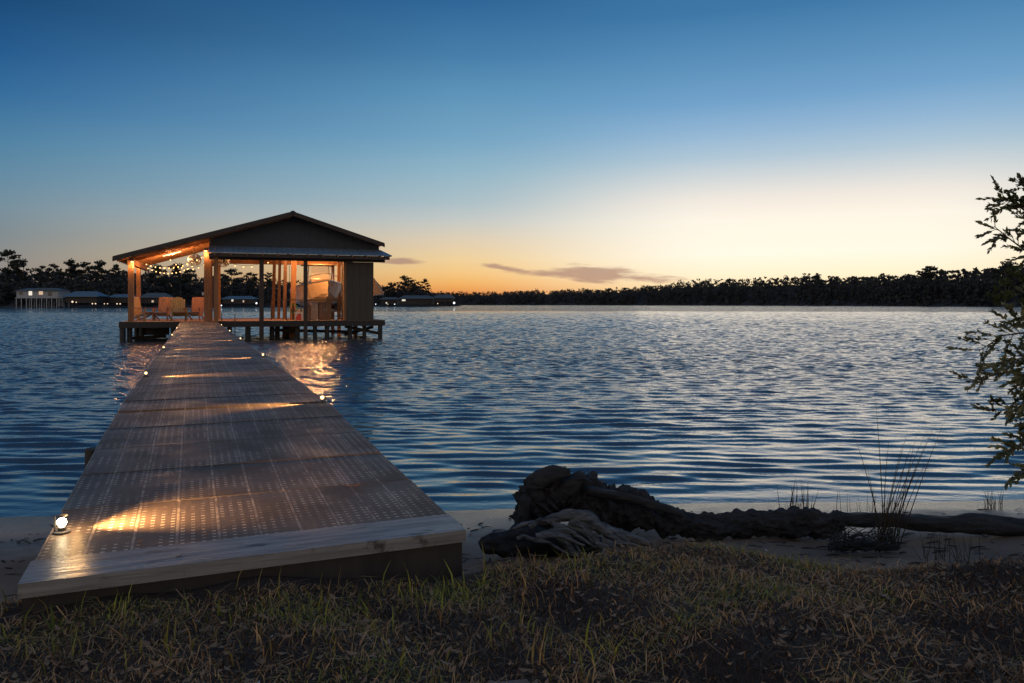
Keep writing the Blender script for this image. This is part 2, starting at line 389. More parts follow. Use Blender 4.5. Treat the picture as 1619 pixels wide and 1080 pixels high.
ry = np.concatenate([np.geomspace(5.0, 190, 1700), np.geomspace(196, 9000, 30)])
rt = np.linspace(-1.3, 1.3, 900)
T, YW = np.meshgrid(rt, ry); XW = T * (YW + 2.0)
H = np.zeros_like(XW); dy = np.gradient(ry)[:, None]; dx = (YW + 2) * (rt[1] - rt[0])
wr = np.random.default_rng(3); chopw = np.clip((YW - 7) / 13, 0, 1)
for i in range(126):
    if i < 30: lam = .2 * 2.5 ** wr.random(); th = R(90 + 6 + wr.normal() * 8); sl = .031; wt = 1 - .6 * chopw
    elif i < 100: lam = .17 * 3.4 ** wr.random(); th = R(90 + 4 + wr.normal() * 34); sl = .0285; wt = chopw
    else: lam = .6 * 2.8 ** wr.random(); th = R(90 + wr.normal() * 36); sl = .028; wt = np.clip((YW - 24) / 40, 0, 1)
    k = 2 * math.pi / lam; amp = lam * sl / (2 * math.pi)
    cut = np.clip((lam / 2.1 - dy) / (lam / 5), 0, 1)
    H += amp * cut * wt * np.sin(k * (math.cos(th) * XW + math.sin(th) * YW) + wr.random() * 6.28 + .9 * np.sin(XW * .4 + i) * np.sin(YW * .23 + i * 2))
shore = np.clip((YW - waterline(XW)) / .9, 0.08, 1)
H *= shore * np.clip((190 - YW) / 60, 0, 1)
tag(np_mesh('lake_water', np.stack([XW, YW, H], -1).reshape(-1, 3), gridq(*XW.shape), 'water', smooth=True), kind='structure')

# ------------------------------------------------------------------ turf (uncountable blades) and loose bits
def blades(n, xr, yr, lmin, lmax, wid, tone_lo, tone_hi, lean, seed, patch=None):
    g_ = np.random.default_rng(seed)
    x = g_.uniform(*xr, n); y = g_.uniform(*yr, n)
    keep = (y < bankline(x) + .12 + .1 * g_.normal(size=n)) & (np.abs(x) < .78 * y + 1.6)
    # not where the dock end stands
    dk = (x < -.12) & (x > -1.62) & (y > 2.385 + (x + 1.57) * .345)
    keep &= ~dk
    if patch is not None: keep &= patch(x, y) > g_.random(n)
    x, y = x[keep], y[keep]; n = len(x); z = ground_z(x, y) - .004
    ln = g_.uniform(lmin, lmax, n) * (1 + .5 * g_.random(n) ** 3)
    a = g_.uniform(0, 2 * np.pi, n); le = g_.uniform(lean[0], lean[1], n)
    b = g_.uniform(0, 2 * np.pi, n); wd = wid * g_.uniform(.6, 1.4, n)
    dx, dy_ = np.cos(a), np.sin(a); wx, wy = np.cos(b) * wd / 2, np.sin(b) * wd / 2
    P = []
    for t, wf in ((0, 1), (.5, .85), (1, .12)):
        hx = le * t * t * ln; hz = np.sqrt(np.clip(1 - (le * t * .8) ** 2, .02, 1)) * t * ln
        c = np.stack([x + dx * hx, y + dy_ * hx, z + hz], -1); o = np.stack([wx, wy, np.zeros(n)], -1) * wf
        P += [c - o, c + o]
    V = np.stack(P, 1).reshape(-1, 3)
    base = np.arange(n)[:, None] * 6
    Q = np.concatenate([base + [[0, 1, 3, 2]], base + [[2, 3, 5, 4]]], 0)
    pn = np.array([mnoise.noise(Vector((xx * 2.6, yy * 3.4, 1.7))) for xx, yy in zip(x, y)]) * .75
    tn = np.clip(tone_lo + (tone_hi - tone_lo) * g_.random(n) + pn, 0, 1)
    return V, Q, np.repeat(tn, 6)
sets = [blades(125000, (-4.2, 5.2), (1.3, 4.0), .01, .03, .0034, .0, .6, (.5, 1.35), 1),
        blades(56000, (-4.2, 5.2), (1.3, 4.0), .01, .03, .004, .5, .98, (.4, 1.3), 2, lambda x, y: np.where((y > bankline(x) - .75), .8, .28)),
        blades(36000, (-4.2, 5.2), (1.3, 4.0), .03, .085, .003, .3, .58, (1.05, 1.6), 3),
        blades(600, (-2.2, .3), (2.0, 3.2), .04, .085, .005, .72, 1.0, (.1, .6), 4)]
vo = 0; VV, QQ, TT = [], [], []
for V, Q, t_ in sets: VV.append(V); QQ.append(Q + vo); TT.append(t_); vo += len(V)
tag(np_mesh('grass', np.concatenate(VV), np.concatenate(QQ), 'blade', attr={'tone': np.concatenate(TT)}), 'patchy brown and green lawn grass on the bank before the dock', 'grass', kind='stuff')

M['litter'] = mat('leaf_litter', (.34, .2, .1), (.13, .075, .035), .7, 20, bump=0)
M['shell'] = mat('pale_shell', (.5, .47, .42), (.36, .33, .3), .6, 30, bump=0)
def litter(n, size, seed, m, name, label, cat):
    g_ = np.random.default_rng(seed); x = g_.uniform(-4, 5.2, n); y = g_.uniform(1.4, 3.6, n)
    k = (y < bankline(x) + .05) & ~((x < -.1) & (y > 2.3 + (x + 1.57) * .345)); x, y = x[k], y[k]; n = len(x)
    c = np.stack([x, y, ground_z(x, y) + g_.uniform(.006, .026, n)], -1)
    a = g_.uniform(0, 6.28, n); s_ = size * g_.uniform(.5, 1.3, n)[:, None]
    u = np.stack([np.cos(a), np.sin(a), g_.uniform(-.4, .4, n)], -1) * s_; v_ = np.stack([-np.sin(a), np.cos(a), g_.uniform(-.4, .4, n)], -1) * s_ * .42
    lift = np.array([0, 0, 1.]) * s_ * .3
    V = np.stack([c - u + lift, c - v_, c + v_ - 0 * u, c + u + lift * .6, c - lift * .2 + .25 * u + v_ * .9, c + .2 * u - v_ * .9], 1).reshape(-1, 3)
    b_ = np.arange(n)[:, None] * 6
    Q = np.concatenate([b_ + [[0, 1, 5, 2]], b_ + [[5, 3, 4, 2]]], 0)
    return tag(np_mesh(name, V, Q, m), label, cat, kind='stuff')
litter(6800, .016, 21, 'litter', 'dead_leaves', 'scattered small brown dead leaves lying in the lawn', 'leaves')
litter(150, .006, 22, 'shell', 'pale_flecks', 'tiny pale shell flecks scattered through the dark grass', 'shell flecks')

def tuft(px, py, Y, specs, name, label):
    x0 = (px - CX) / F * Y; z0 = float(ground_z(x0, Y)); mb = MB()
    for (dx, ln, lx, wd, bend) in specs:
        pts = [];
        for i in range(6):
            t = i / 5; c = Vector((x0 + dx + lx * t + bend * t * t, Y, z0 + ln * t * (1 - .12 * abs(bend) * 10 * t)))
            w_ = wd * (1 - t) ** .7 + .0006; pts.append((c - Vector((w_, 0, 0)), c + Vector((w_, .002, 0)), c + Vector((0, .003, 0))))
        o = len(mb.v)
        for q in pts: mb.v += [tuple(q[0]), tuple(q[2]), tuple(q[1])]
        for i in range(5):
            a = o + i * 3; mb.f += [(a, a + 1, a + 4, a + 3), (a + 1, a + 2, a + 5, a + 4)]
    return tag(mb.build(name, 'tuftgreen', loc=(x0, Y, z0)), label, 'grass tuft')
M['tuftgreen'] = mat('fresh_blade', (.1, .14, .025), (.06, .09, .02), .5, 12, bump=0)
tuft(85, 960, 2.32, [(0, .085, -.01, .006, 0), (.012, .05, .01, .005, .01), (.04, .05, .02, .003, .02), (-.01, .06, -.02, .003, -.01)], 'grass_tuft', 'broad green blade tuft in front of the dock board left corner')
tuft(565, 905, 2.5, [(0, .075, .012, .004, .0), (.02, .06, -.02, .0035, .05), (-.012, .06, -.02, .004, 0)], 'grass_tuft', 'tall bent green blades standing before the dock face near its right end')
tuft(400, 930, 2.42, [(0, .06, .03, .003, .02), (.02, .04, -.01, .003, 0), (-.015, .045, .01, .003, .01)], 'grass_tuft', 'thin curved green blades before the middle of the dock face')
tuft(1410, 890, 3.3, [(0, .06, .0, .01, 0), (.02, .045, .03, .009, 0), (-.02, .045, -.03, .009, 0)], 'grass_tuft', 'bright broad leaved sprout on the bank below the tall reeds')

def chip(px, py, Y, s, m, name, label, cat):
    x0 = (px - CX) / F * Y; z0 = float(ground_z(x0, Y)) + .012; mb = MB(); n = 9
    ring = [(x0 + s * (1 + .15 * math.sin(k * 2.3)) * math.cos(k / n * 6.283), Y + s * .38 * math.sin(k / n * 6.283), z0 + .006 * math.sin(k * 1.9)) for k in range(n)]
    top = [(a, b, c + .009) for a, b, c in [(x0 + (p[0] - x0) * .86, Y + (p[1] - Y) * .8, p[2]) for p in ring]]
    mb.add(ring + top, [tuple(range(n))[::-1], tuple(range(n, 2 * n))] + [(k, (k + 1) % n, n + (k + 1) % n, n + k) for k in range(n)])
    return tag(mb.build(name, m, loc=(x0, Y, z0)), label, cat)
M['barkchip'] = mat('pale_bark_chip', (.2, .16, .13), (.12, .1, .08), .8, 30)
chip(805, 1062, 1.98, .062, 'barkchip', 'bark_chip', 'flat pale bark chip lying in the dark grass at the bottom', 'bark chip')

# ------------------------------------------------------------------ dock
DK = R(22.8); DZ = .84; DW = 1.5
dd = Vector((-math.sin(DK), math.cos(DK), 0)); dc = Vector((math.cos(DK), math.sin(DK), 0))
A0 = Vector((-1.57, 2.42, 0)); KINK = 3.38; RAMP_DROP = .118
DEND = 33.2
dock = thing('dock', 'long straight dock of grey grated panels running to the boathouse', 'dock', (A0.x, A0.y, 0), DK)
def dz(v): return DZ - RAMP_DROP * max(0, (KINK - v) / KINK)
e = 2.62                                                       # near board first, then 0.61 m panels
mb = MB(); b0 = .215
mb.hexa([(-.005, 0, dz(0) - .042), (DW + .005, 0, dz(0) - .042), (DW + .005, b0, dz(b0) - .042), (-.005, b0, dz(b0) - .042),
         (-.005, 0, dz(0) + .006), (DW + .005, 0, dz(0) + .006), (DW + .005, b0, dz(b0) + .006), (-.005, b0, dz(b0) + .006)])
mb.build('trim_board', 'trim', dock)
mb = MB(); mb.box(0.0, DW, .03, .075, .5, dz(0) - .045); mb.build('end_beam', 'darkwood', dock)
v0 = b0 + .006; i = 0
prng = random.Random(5)
while v0 < DEND - .05:
    ln = .605; v1 = min(v0 + ln, DEND)
    if v0 < KINK < v1: v1 = KINK
    if v1 - v0 < .1: v0 = v1 + .003; continue
    j = prng.uniform(-.0025, .0025); za, zb = dz(v0) + j, dz(v1) + j + prng.uniform(-.002, .002)
    mb = MB(); L_ = v1 - v0
    mb.hexa([(0, 0, za - DZ - .03), (DW, 0, za - DZ - .03), (DW, L_, zb - DZ - .03), (0, L_, zb - DZ - .03), (0, 0, za - DZ), (DW, 0, za - DZ), (DW, L_, zb - DZ), (0, L_, zb - DZ)])
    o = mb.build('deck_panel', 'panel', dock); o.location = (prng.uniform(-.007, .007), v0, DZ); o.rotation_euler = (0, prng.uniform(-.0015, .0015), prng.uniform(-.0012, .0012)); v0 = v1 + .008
for u0 in (.02, DW - .06):
    mb = MB(); mb.hexa([(u0, .08, dz(0) - .19), (u0 + .04, .08, dz(0) - .19), (u0 + .04, KINK, DZ - .19), (u0, KINK, DZ - .19), (u0, .08, dz(0) - .037), (u0 + .04, .08, dz(0) - .037), (u0 + .04, KINK, DZ - .037), (u0, KINK, DZ - .037)])
    mb.box(u0, u0 + .04, KINK + .001, DEND, DZ - .19, DZ - .037); mb.build('stringer', 'darkwood', dock)
for k, v_ in enumerate(np.arange(2.42, 33, 3.05)):
    for u0 in (-.045 if k == 0 else .14, DW - .14):
        mb = MB(); top = DZ - .1 if k == 0 and u0 < 0 else DZ - .195
        mb.tube([(u0, v_, -1.2), (u0, v_, top - .004 * k)], .052 if k == 0 and u0 < 0 else .085, 12); mb.build('pile', 'pile', dock)
    mb = MB(); mb.box(-.02, DW + .02, v_ - .05, v_ + .05, DZ - .3, DZ - .192); mb.build('cross_beam', 'darkwood', dock)

def dpt(u, v, z): return Vector((A0.x, A0.y, 0)) + dc * u + dd * v + Vector((0, 0, z))
def lamp_v(py, left):                                         # distance along the dock from the lamp's height in the picture
    best = None
    for v in np.arange(.1, 33, .02):
        p = dpt(.06 if left else DW - .06, v, dz(v) + .03); y = HY + (HC - p.z) * F / p.y
        if best is None or abs(y - py) < best[0]: best = (abs(y - py), v)
    return best[1]
lampset = [(829, 1, 'brightly glaring dock lamp at the left edge nearest the shore'), (631, 0, 'dock lamp glowing on the right edge where the ramp levels out'),
           (591.5, 1, 'dock lamp on the left edge, second from the shore on that side'), (562, 0, 'dock lamp on the right edge, second from the shore on that side'),
           (550, 1, 'dock lamp on the left edge, third from the shore on that side'), (536, 0, 'dock lamp on the right edge, third from the shore on that side'),
           (530, 1, 'dock lamp on the left edge, fourth from the shore on that side'), (523.5, 0, 'dock lamp on the right edge, fourth from the shore on that side'),
           (519, 1, 'small dock lamp at the left edge, last before the boathouse deck'), (514, 0, 'small dock lamp at the right edge, last before the boathouse deck')]
for k, (py, left, lab) in enumerate(lampset):
    v = lamp_v(py, left); u = .045 if left else DW - .045; p = dpt(u, v, dz(v))
    t = thing('dock_lamp', lab, 'dock lamp', p, DK + (0 if left else math.pi), 'low lamps along the dock edges')
    mb = MB(); mb.lathe((0, 0, 0), [(.03, 0), (.03, .008), (.014, .01), (.014, .024)], 14); mb.build('lamp_base', 'plastic_dark', t, smooth=False)
    mb = MB(); mb.ball((0.0, 0, .042), .017 if k == 0 else .014, 12); mb.build('bulb', 'lens' if k == 0 else 'lensfar', t, smooth=True)
    mb = MB(); mb.lathe((0, 0, .066), [(.02, 0), (.018, .003), (.006, .006)], 14); mb.build('lamp_hood', 'plastic_dark', t)
    mb = MB(); mb.bar((-.024, 0, .008), (-.024, 0, .068), .006, .006); mb.bar((-.024, 0, .069), (-.01, 0, .069), .005, .003); mb.build('lamp_bracket', 'plastic_dark', t)
    ld = bpy.data.lights.new('dock_lamp_light', 'SPOT'); ld.energy = 120 if k == 0 else 230; ld.color = (1, .5, .17)
    ld.spot_size = R(84 if k == 0 else 56); ld.spot_blend = 1.0; ld.shadow_soft_size = .012
    lo = bpy.data.objects.new('dock_lamp_light', ld); col.objects.link(lo); lo.parent = t; lo.location = (.03, 0, .08 if k == 0 else .066)
    lo.rotation_euler = Vector((1, .3 if k == 0 else 0, -.06 if k == 0 else -.02)).to_track_quat('-Z', 'Y').to_euler()

    if k == 0:
        ld = bpy.data.lights.new('dock_lamp_glow', 'POINT'); ld.energy = 1.3; ld.color = (1, .55, .2); ld.shadow_soft_size = .02
        lo = bpy.data.objects.new('dock_lamp_glow', ld); col.objects.link(lo); lo.parent = t; lo.location = (.045, 0, .085)

# dry leaf on the panel, and scraps by the near lamp
M['oakleaf'] = mat('orange_dead_leaf', (.42, .17, .05), (.26, .1, .035), .6, 30, bump=0)
def leaf(u, v, s, rz, label, m='oakleaf'):
    p = dpt(u, v, dz(v) + .004); mb = MB(); P = [(-1, 0, .25), (-.5, .35, .05), (.1, .3, .1), (.6, .42, .3), (1, 0, .1), (.5, -.3, .2), (0, -.25, 0), (-.55, -.38, .3)]
    mb.add([(a * s, b * s, c * s) for a, b, c in P] + [(0, 0, .12 * s)], [(k, (k + 1) % 8, 8) for k in range(8)])
    mb.tube([(-s, 0, .25 * s), (-1.5 * s, .1 * s, .3 * s)], .0015, 5)
    o = mb.build('dry_leaf', m); o.location = p; o.rotation_euler = (0, 0, rz); return tag(o, label, 'leaf')
leaf(1.22, .78, .03, .5, 'curled orange dead leaf on the dock panel near its right edge')
leaf(.33, .3, .02, 1.9, 'small dead leaf on the dock just right of the near glaring lamp')
leaf(.55, .3, .016, .2, 'tiny reddish leaf scrap on the first dock panel by the trim board')
leaf(.47, .09, .014, 1.2, 'tiny bright leaf scrap lying on the weathered trim board')

# ------------------------------------------------------------------ boathouse
BP = R(20); P0 = Vector((-16.62, 32.2, 0)); BL = 11.21; FZ = .87
bc, bs = math.cos(BP), math.sin(BP)
def bu(px, v):
    k = (px - CX) / F; return (k * (P0.y + v * bc) - P0.x + v * bs) / (bc - k * bs)
def bY(u, v): return P0.y + u * bs + v * bc
def bz(px, py, v): return HC - (py - HY) / F * bY(bu(px, v), v)
def bw(u, v, z): return Vector((P0.x + u * bc - v * bs, P0.y + u * bs + v * bc, z))
bh = thing('boathouse', 'open sided boathouse with lit timber posts standing over the water at the dock end', 'boathouse', P0, BP)
DEP = 7.2
uslipL = bu(470, 1.8) ; uslipR = bu(548, 1.0) + .15
def plank_deck(u0, u1, v0, v1, name='deck'):
    mb = MB(); n = max(1, int((v1 - v0) / .145)); s_ = (v1 - v0) / n
    for k in range(n): mb.box(u0, u1, v0 + k * s_, v0 + (k + 1) * s_ - .007, FZ - .035, FZ)
    mb.box(u0 + .01, u1 - .01, v0 + .012, v0 + .05, FZ - .27, FZ - .037); mb.box(u0 + .01, u1 - .01, v1 - .06, v1 - .02, FZ - .25, FZ - .037)
    return mb.build(name, 'deckwood', bh)
plank_deck(0, BL, 0, 1.9); plank_deck(0, uslipL, 1.905, DEP); plank_deck(uslipR + .2, BL, 1.905, DEP)
mb = MB(); mb.box(.0, BL, -.05, -.002, FZ - .26, FZ - .01); mb.box(-.05, -.002, -.05, DEP, FZ - .26, FZ - .01); mb.box(BL + .002, BL + .05, -.05, DEP, FZ - .26, FZ - .01)
mb.build('rim_joist', 'darkwood', bh)
# under-deck piles
for px, v_ in ((194, .1), (205, .35), (216, 2.4), (224, 4.6), (274, .15), (363, .2), (392, .2), (438, 1.7), (470, .3), (498, .2), (517, .2), (553, .3), (576, .4), (601, .1), (246, 6.8), (455, 2.6), (562, 2.4), (430, .9)):
    u = bu(px, v_); mb = MB(); mb.tube([(u, v_, -1.3), (u, v_, FZ - .26)], .1 + .01 * (px % 3), 10); mb.build('pile', 'pile', bh)
mb = MB(); zz = FZ - .55                                        # sagging braces and lift cables in the dark under the deck
for a, b in (((bu(430, 1), 1, zz + .1), (bu(560, 1.4), 1.4, zz - .05)), ((bu(545, .6), .6, zz + .25), (bu(600, .4), .4, zz - .1)), ((bu(205, 1), 1, zz - .2), (bu(262, 2), 2, zz - .15)), ((bu(545, 1.8), 1.8, zz - .2), (bu(590, 1), 1, zz + .2))):
    mb.bar(a, b, .07, .14)
mb.build('under_brace', 'darkwood', bh)
mb = MB(); mb.box(bu(212, 4), bu(266, 4), 4.6, 4.7, .12, .5); mb.build('float_beam', 'darkwood', bh)

# posts
uR = bu(463, -.2); zR = bz(463, 336, -.2); uLe = bu(178, -.2); zLe = bz(178, 407, -.2); uRe = bu(608, -.2); zRe = bz(608, 386, -.2)
def roofz(u): return zLe + (zR - zLe) * (u - uLe) / (uR - uLe) if u < uR else zR + (zRe - zR) * (u - uR) / (uRe - uR)
def post(px, v, w_, m='post', z0=FZ, z1=None, lean=0, name='post'):
    u = bu(px, v); z1 = z1 or roofz(u) - .2; mb = MB(); mb.bar((u - lean, v, z0), (u, v, z1), w_, w_, (0, 1, 0)); return mb.build(name, m, bh)
awz = bz(327, 397.5, -.65)
beam_top = awz - .02
post(206.5, .35, .19); post(210.5, .22, .07, z1=roofz(bu(210, .2)) - .3, name='conduit'); post(219, 6.2, .19)
post(328.5, .5, .3, z1=bz(328, 396, .5)); post(334.5, .42, .08, 'post', z1=bz(334, 400, .42), name='conduit')
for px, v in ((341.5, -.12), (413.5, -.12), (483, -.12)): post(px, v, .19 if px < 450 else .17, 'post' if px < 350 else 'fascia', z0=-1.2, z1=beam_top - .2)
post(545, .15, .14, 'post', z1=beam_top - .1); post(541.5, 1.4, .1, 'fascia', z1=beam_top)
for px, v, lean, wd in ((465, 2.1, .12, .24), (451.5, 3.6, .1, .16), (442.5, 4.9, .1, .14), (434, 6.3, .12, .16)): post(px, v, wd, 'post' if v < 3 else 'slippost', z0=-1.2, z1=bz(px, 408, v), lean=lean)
for px, v in ((536, 4.2), (526, 6.5)): post(px, v, .17, 'post', z0=-1.2, z1=beam_top)
post(346, 6.4, .17); post(262, 6.6, .15, z1=roofz(bu(262, 6.6)) - .3) if False else None
# main roof planes with thickness, ridge cap, rafters, ceiling
vF, vB = -.25, DEP
def slab(u0, z0, u1, z1, va, vb, t0, t1):
    return [(u0, va, z0 + t0), (u1, va, z1 + t0), (u1, vb, z1 + t0), (u0, vb, z0 + t0), (u0, va, z0 + t1), (u1, va, z1 + t1), (u1, vb, z1 + t1), (u0, vb, z0 + t1)]
mb = MB(); mb.hexa(slab(uLe, zLe, uR, zR, vF, vB, -.03, .03)); mb.hexa(slab(uR + .002, zR, uRe, zRe, vF, vB, -.03, .03))
mb.hexa([(uR - .15, vF - .02, zR + .0), (uR + .15, vF - .02, zR + .0), (uR + .15, vB, zR), (uR - .15, vB, zR), (uR - .04, vF - .02, zR + .075), (uR + .04, vF - .02, zR + .075), (uR + .04, vB, zR + .075), (uR - .04, vB, zR + .075)])
n = int((vB - vF) / .3)
for k in range(n + 1):
    v_ = vF + .02 + k * (vB - vF - .05) / n
    mb.hexa(slab(uLe + .01, zLe, uR - .16, roofz(uR - .16), v_, v_ + .02, .031, .055)); mb.hexa(slab(uR + .16, roofz(uR + .16), uRe - .01, zRe, v_, v_ + .02, .031, .055))
mb.build('roof', 'roofdark', bh)
mb = MB(); uG = bu(331, .6)
mb.hexa(slab(uLe + .05, roofz(uLe + .05), uR - .01, roofz(uR - .01), vF + .06, vB - .06, -.06, -.033)); mb.hexa(slab(uR + .01, roofz(uR + .01), uRe - .05, roofz(uRe - .05), vF + .06, vB - .06, -.06, -.033))
mb.build('ceiling', 'ceil', bh)
mb = MB()
for k in range(11):
    v_ = .1 + k * (vB - .5) / 10; mb.hexa(slab(uLe + .12, roofz(uLe + .12), uR - .05, roofz(uR - .05), v_, v_ + .05, -.2, -.062))
mb.build('rafter', 'ceil', bh)
mb = MB(); mb.hexa(slab(uLe, zLe, uR - .02, roofz(uR - .02), vF - .04, vF - .001, -.17, -.005)); mb.hexa(slab(uR + .02, roofz(uR + .02), uRe, zRe, vF - .04, vF - .001, -.15, -.005)); mb.build('rake_board', 'fascia', bh)
# long beams: eave beam on the left, front header, header above the open lounge
zb = roofz(bu(206, .35)) - .2
mb = MB(); mb.box(bu(206, .35) - .09, bu(206, .35) + .09, .1, vB - .2, zb - .25, zb - .002); mb.build('eave_beam', 'post', bh)
mb = MB(); ua, ub = bu(331, .45), bu(600, .45)
mb.box(ua - 2.4 * 0, ub, .42, .56, awz - .26, awz + .02); mb.build('header_beam', 'fascia', bh)
mb = MB(); u_ = bu(331, .6); mb.box(u_ - .1, u_ + .1, .6, vB - .2, awz - .28, awz); mb.build('header_beam', 'post', bh)
mb = MB(); mb.box(u_ + .12, uRe - .5, vB - .6, vB - .4, awz - .15, awz + .1); mb.build('header_beam', 'post', bh)
# gable infill: battens on a triangular panel
mb = MB(); gv = .58; uA, uB = bu(331, gv), uRe - .12
zbase = awz + .05
poly = [(uA, zbase), (uB, zbase), (uB, roofz(uB) - .045), (uR, zR - .045), (uA, roofz(uA) - .045)]
mb.add([(a, gv, z) for a, z in poly] + [(a, gv + .05, z) for a, z in poly], [(0, 1, 2, 3, 4), (9, 8, 7, 6, 5)] + [(k, k + 5, (k + 1) % 5 + 5, (k + 1) % 5) for k in range(5)])
for k in range(int((uB - uA) / .41)):
    uu = uA + .2 + k * .41; mb.box(uu, uu + .03, gv - .014, gv - .001, zbase + .01, roofz(uu + (0 if uu < uR else .03)) - .1)
mb.build('gable_wall', 'gable', bh)
# low hipped metal awning across the front, with rafter tails
zt = bz(327, 388.5, .56); aU0, aU1 = bu(329, -.65), bu(620, -.65); tU1 = bu(601, .56)
zl = bz(620, 404.5, -.65); zl = (awz + zl) / 2
mb = MB(); top = [(aU0, -.65, zl), (aU1, -.65, zl), (tU1, .56, zt), (aU0, .56, zt)]
mb.hexa([(a, b, c - .035) for a, b, c in top] + top)
mb.hexa([(aU1 + .002, -.65, zl - .035), (aU1 + .003, 1.0, zl - .035), (tU1 + .02, 1.0, zt - .035), (tU1 + .003, .56, zt - .035), (aU1 + .002, -.65, zl), (aU1 + .003, 1.0, zl), (tU1 + .02, 1.0, zt), (tU1 + .003, .56, zt)])
mb.build('awning_roof', 'awning', bh)
mb = MB(); mb.box(aU0 + .02, aU1 - .1, -.58, -.53, zl - .2, zl - .05); mb.build('awning_fascia', 'fascia', bh)
mb = MB(); mb.box(aU0 + .02, aU1 - .25, -.2, -.04, zl - .3, zl - .11); mb.build('awning_beam', 'darkwood', bh)
for k in range(14):
    uu = aU0 + .25 + k * .655
    if uu < aU1 - .2:
        mb = MB(); mb.hexa([(uu, -.66, zl - .13), (uu + .05, -.66, zl - .13), (uu + .05, .4, zt - .25), (uu, .4, zt - .25), (uu, -.66, zl - .04), (uu + .05, -.66, zl - .04), (uu + .05, .4, zt - .12), (uu, .4, zt - .12)])
        mb.build('rafter_tail', 'post', bh)
# enclosed closet at the right front
cu0, cu1 = bu(547.5, .05), bu(590.5, .05)
mb = MB(); mb.box(cu0, cu1, .05, 1.7, FZ + .002, zl - .3)
nb = int((cu1 - cu0) / .3)
for k in range(nb + 1):
    uu = cu0 + k * (cu1 - cu0 - .035) / nb; mb.box(uu, uu + .035, .036, .049, FZ + .002, zl - .31)
mb.build('closet_wall', 'siding', bh)
# railing before the slip
zr = bz(480, 473.5, 1.75); ra, rb_ = bu(428, 1.75), bu(545, 1.75)
mb = MB(); mb.box(ra, rb_, 1.72, 1.78, zr - .04, zr); mb.build('handrail', 'darkwood', bh)
mb = MB()
for k in range(6): uu = ra + k * (rb_ - ra - .05) / 5; mb.box(uu, uu + .05, 1.725, 1.775, FZ, zr - .042)
mb.build('rail_post', 'darkwood', bh)
mb = MB(); mb.box(bu(528, 1.2), bu(541, 1.2), 1.15, 1.2, FZ + .16, FZ + .2); mb.box(bu(528, 1.2), bu(541, 1.2), 1.15, 1.2, FZ + .5, FZ + .54); mb.build('low_rail', 'darkwood', bh)

# warm light inside: strip lamp, string bulbs, post floods
def blight(px, py, v, W, colr, size=.08, parent=None, name='lamp_light'):
    p = bw(bu(px, v), v, bz(px, py, v)); ld = bpy.data.lights.new(name, 'POINT'); ld.energy = W; ld.color = colr; ld.shadow_soft_size = size
    lo = bpy.data.objects.new(name, ld); col.objects.link(lo); lo.location = p; return lo
WARM = (1, .46, .16)
def fixture(px, py, v, W, name, label, kind, colr=WARM):
    W *= 2.5
    u = bu(px, v); z = bz(px, py, v); t = thing(name, label, 'lamp', bw(u, v, z), BP)
    if kind == 'strip':
        mb = MB(); mb.box(-.42, .42, -.06, .06, .0, .05); mb.build('lamp_housing', 'alu', t)
        mb = MB(); mb.box(-.4, .4, -.04, .04, -.045, -.002); mb.build('lamp_tube', 'strip', t)
    else:
        mb = MB(); mb.lathe((0, 0, 0), [(.05, .09), (.09, .05), (.1, 0)], 12); mb.build('lamp_shade', 'plastic_dark', t)
        mb = MB(); mb.ball((0, 0, -.01), .055, 10); mb.build('bulb', 'bulb', t, smooth=True)
    ld = bpy.data.lights.new('lamp_light', 'POINT'); ld.energy = W; ld.color = colr; ld.shadow_soft_size = .1
    lo = bpy.data.objects.new('lamp_light', ld); col.objects.link(lo); lo.parent = t; lo.location = (0, 0, -.16)
    return t
s_ = fixture(272, 400.5, 2.2, 85, 'strip_lamp', 'glowing strip lamp fixed along the sloping lounge ceiling', 'strip')
s_.rotation_euler = (0, -math.atan((zR - zLe) / (uR - uLe)), BP)
fixture(209, 413, .1, 10, 'flood_lamp', 'small flood lamp at the top of the far left boathouse post', 'pt')
fixture(219.5, 415, 5.9, 9, 'flood_lamp', 'small lamp atop the rear left lounge post', 'pt')
fixture(325, 396, .2, 9, 'flood_lamp', 'lamp at the head of the thick timber post beside the dock end', 'pt')
fixture(336, 407, 1.2, 14, 'flood_lamp', 'lamp under the awning just right of the thick timber post', 'pt')
fixture(456, 404, 2.6, 40, 'pendant_lamp', 'hanging lamp above the row of slip posts left of the boat', 'pt')
fixture(497, 406, .9, 115, 'pendant_lamp', 'hanging lamp under the roof just before the boat bow', 'pt')
fixture(505, 404, 5.2, 60, 'pendant_lamp', 'hanging lamp behind the boat windscreen under the roof', 'pt')

def strand(a, b, sag, n, label):
    pa = bw(bu(a[0], a[2]), a[2], bz(*a)); pb = bw(bu(b[0], b[2]), b[2], bz(*b)); t = thing('string_lights', label, 'string lights', pa, 0, 'bulb strings in the boathouse')
    pts = []
    for k in range(n * 2 + 1):
        s = k / (n * 2); p = pa.lerp(pb, s) - pa; p.z -= sag * 4 * s * (1 - s); pts.append(p)
    mb = MB(); mb.tube(pts, .008, 5); mb.build('cable', 'wire', t)
    for k in range(1, n * 2, 2):
        p = pts[k]; mb = MB(); mb.tube([p, p - Vector((0, 0, .05))], .012, 6); mb.build('socket', 'wire', t)
        mb = MB(); mb.ball((p.x, p.y, p.z - .08), .031, 8); mb.build('bulb', 'bulb', t, smooth=True)
strand((218, 412, 6), (326, 402, 5.2), .72, 17, 'lowest deep hanging string of warm bulbs across the left lounge')
strand((221, 411, 4.5), (330, 397, 2.0), .5, 15, 'upper string of warm bulbs across the left lounge below the ceiling')
strand((265, 404, 6.3), (336, 405, 6.0), .62, 8, 'short rear string of bulbs dipping behind the left round fan')
strand((338, 404, 4), (430, 410, 4.5), .4, 7, 'string of spaced bulbs in the bay between the grey post and slip posts')

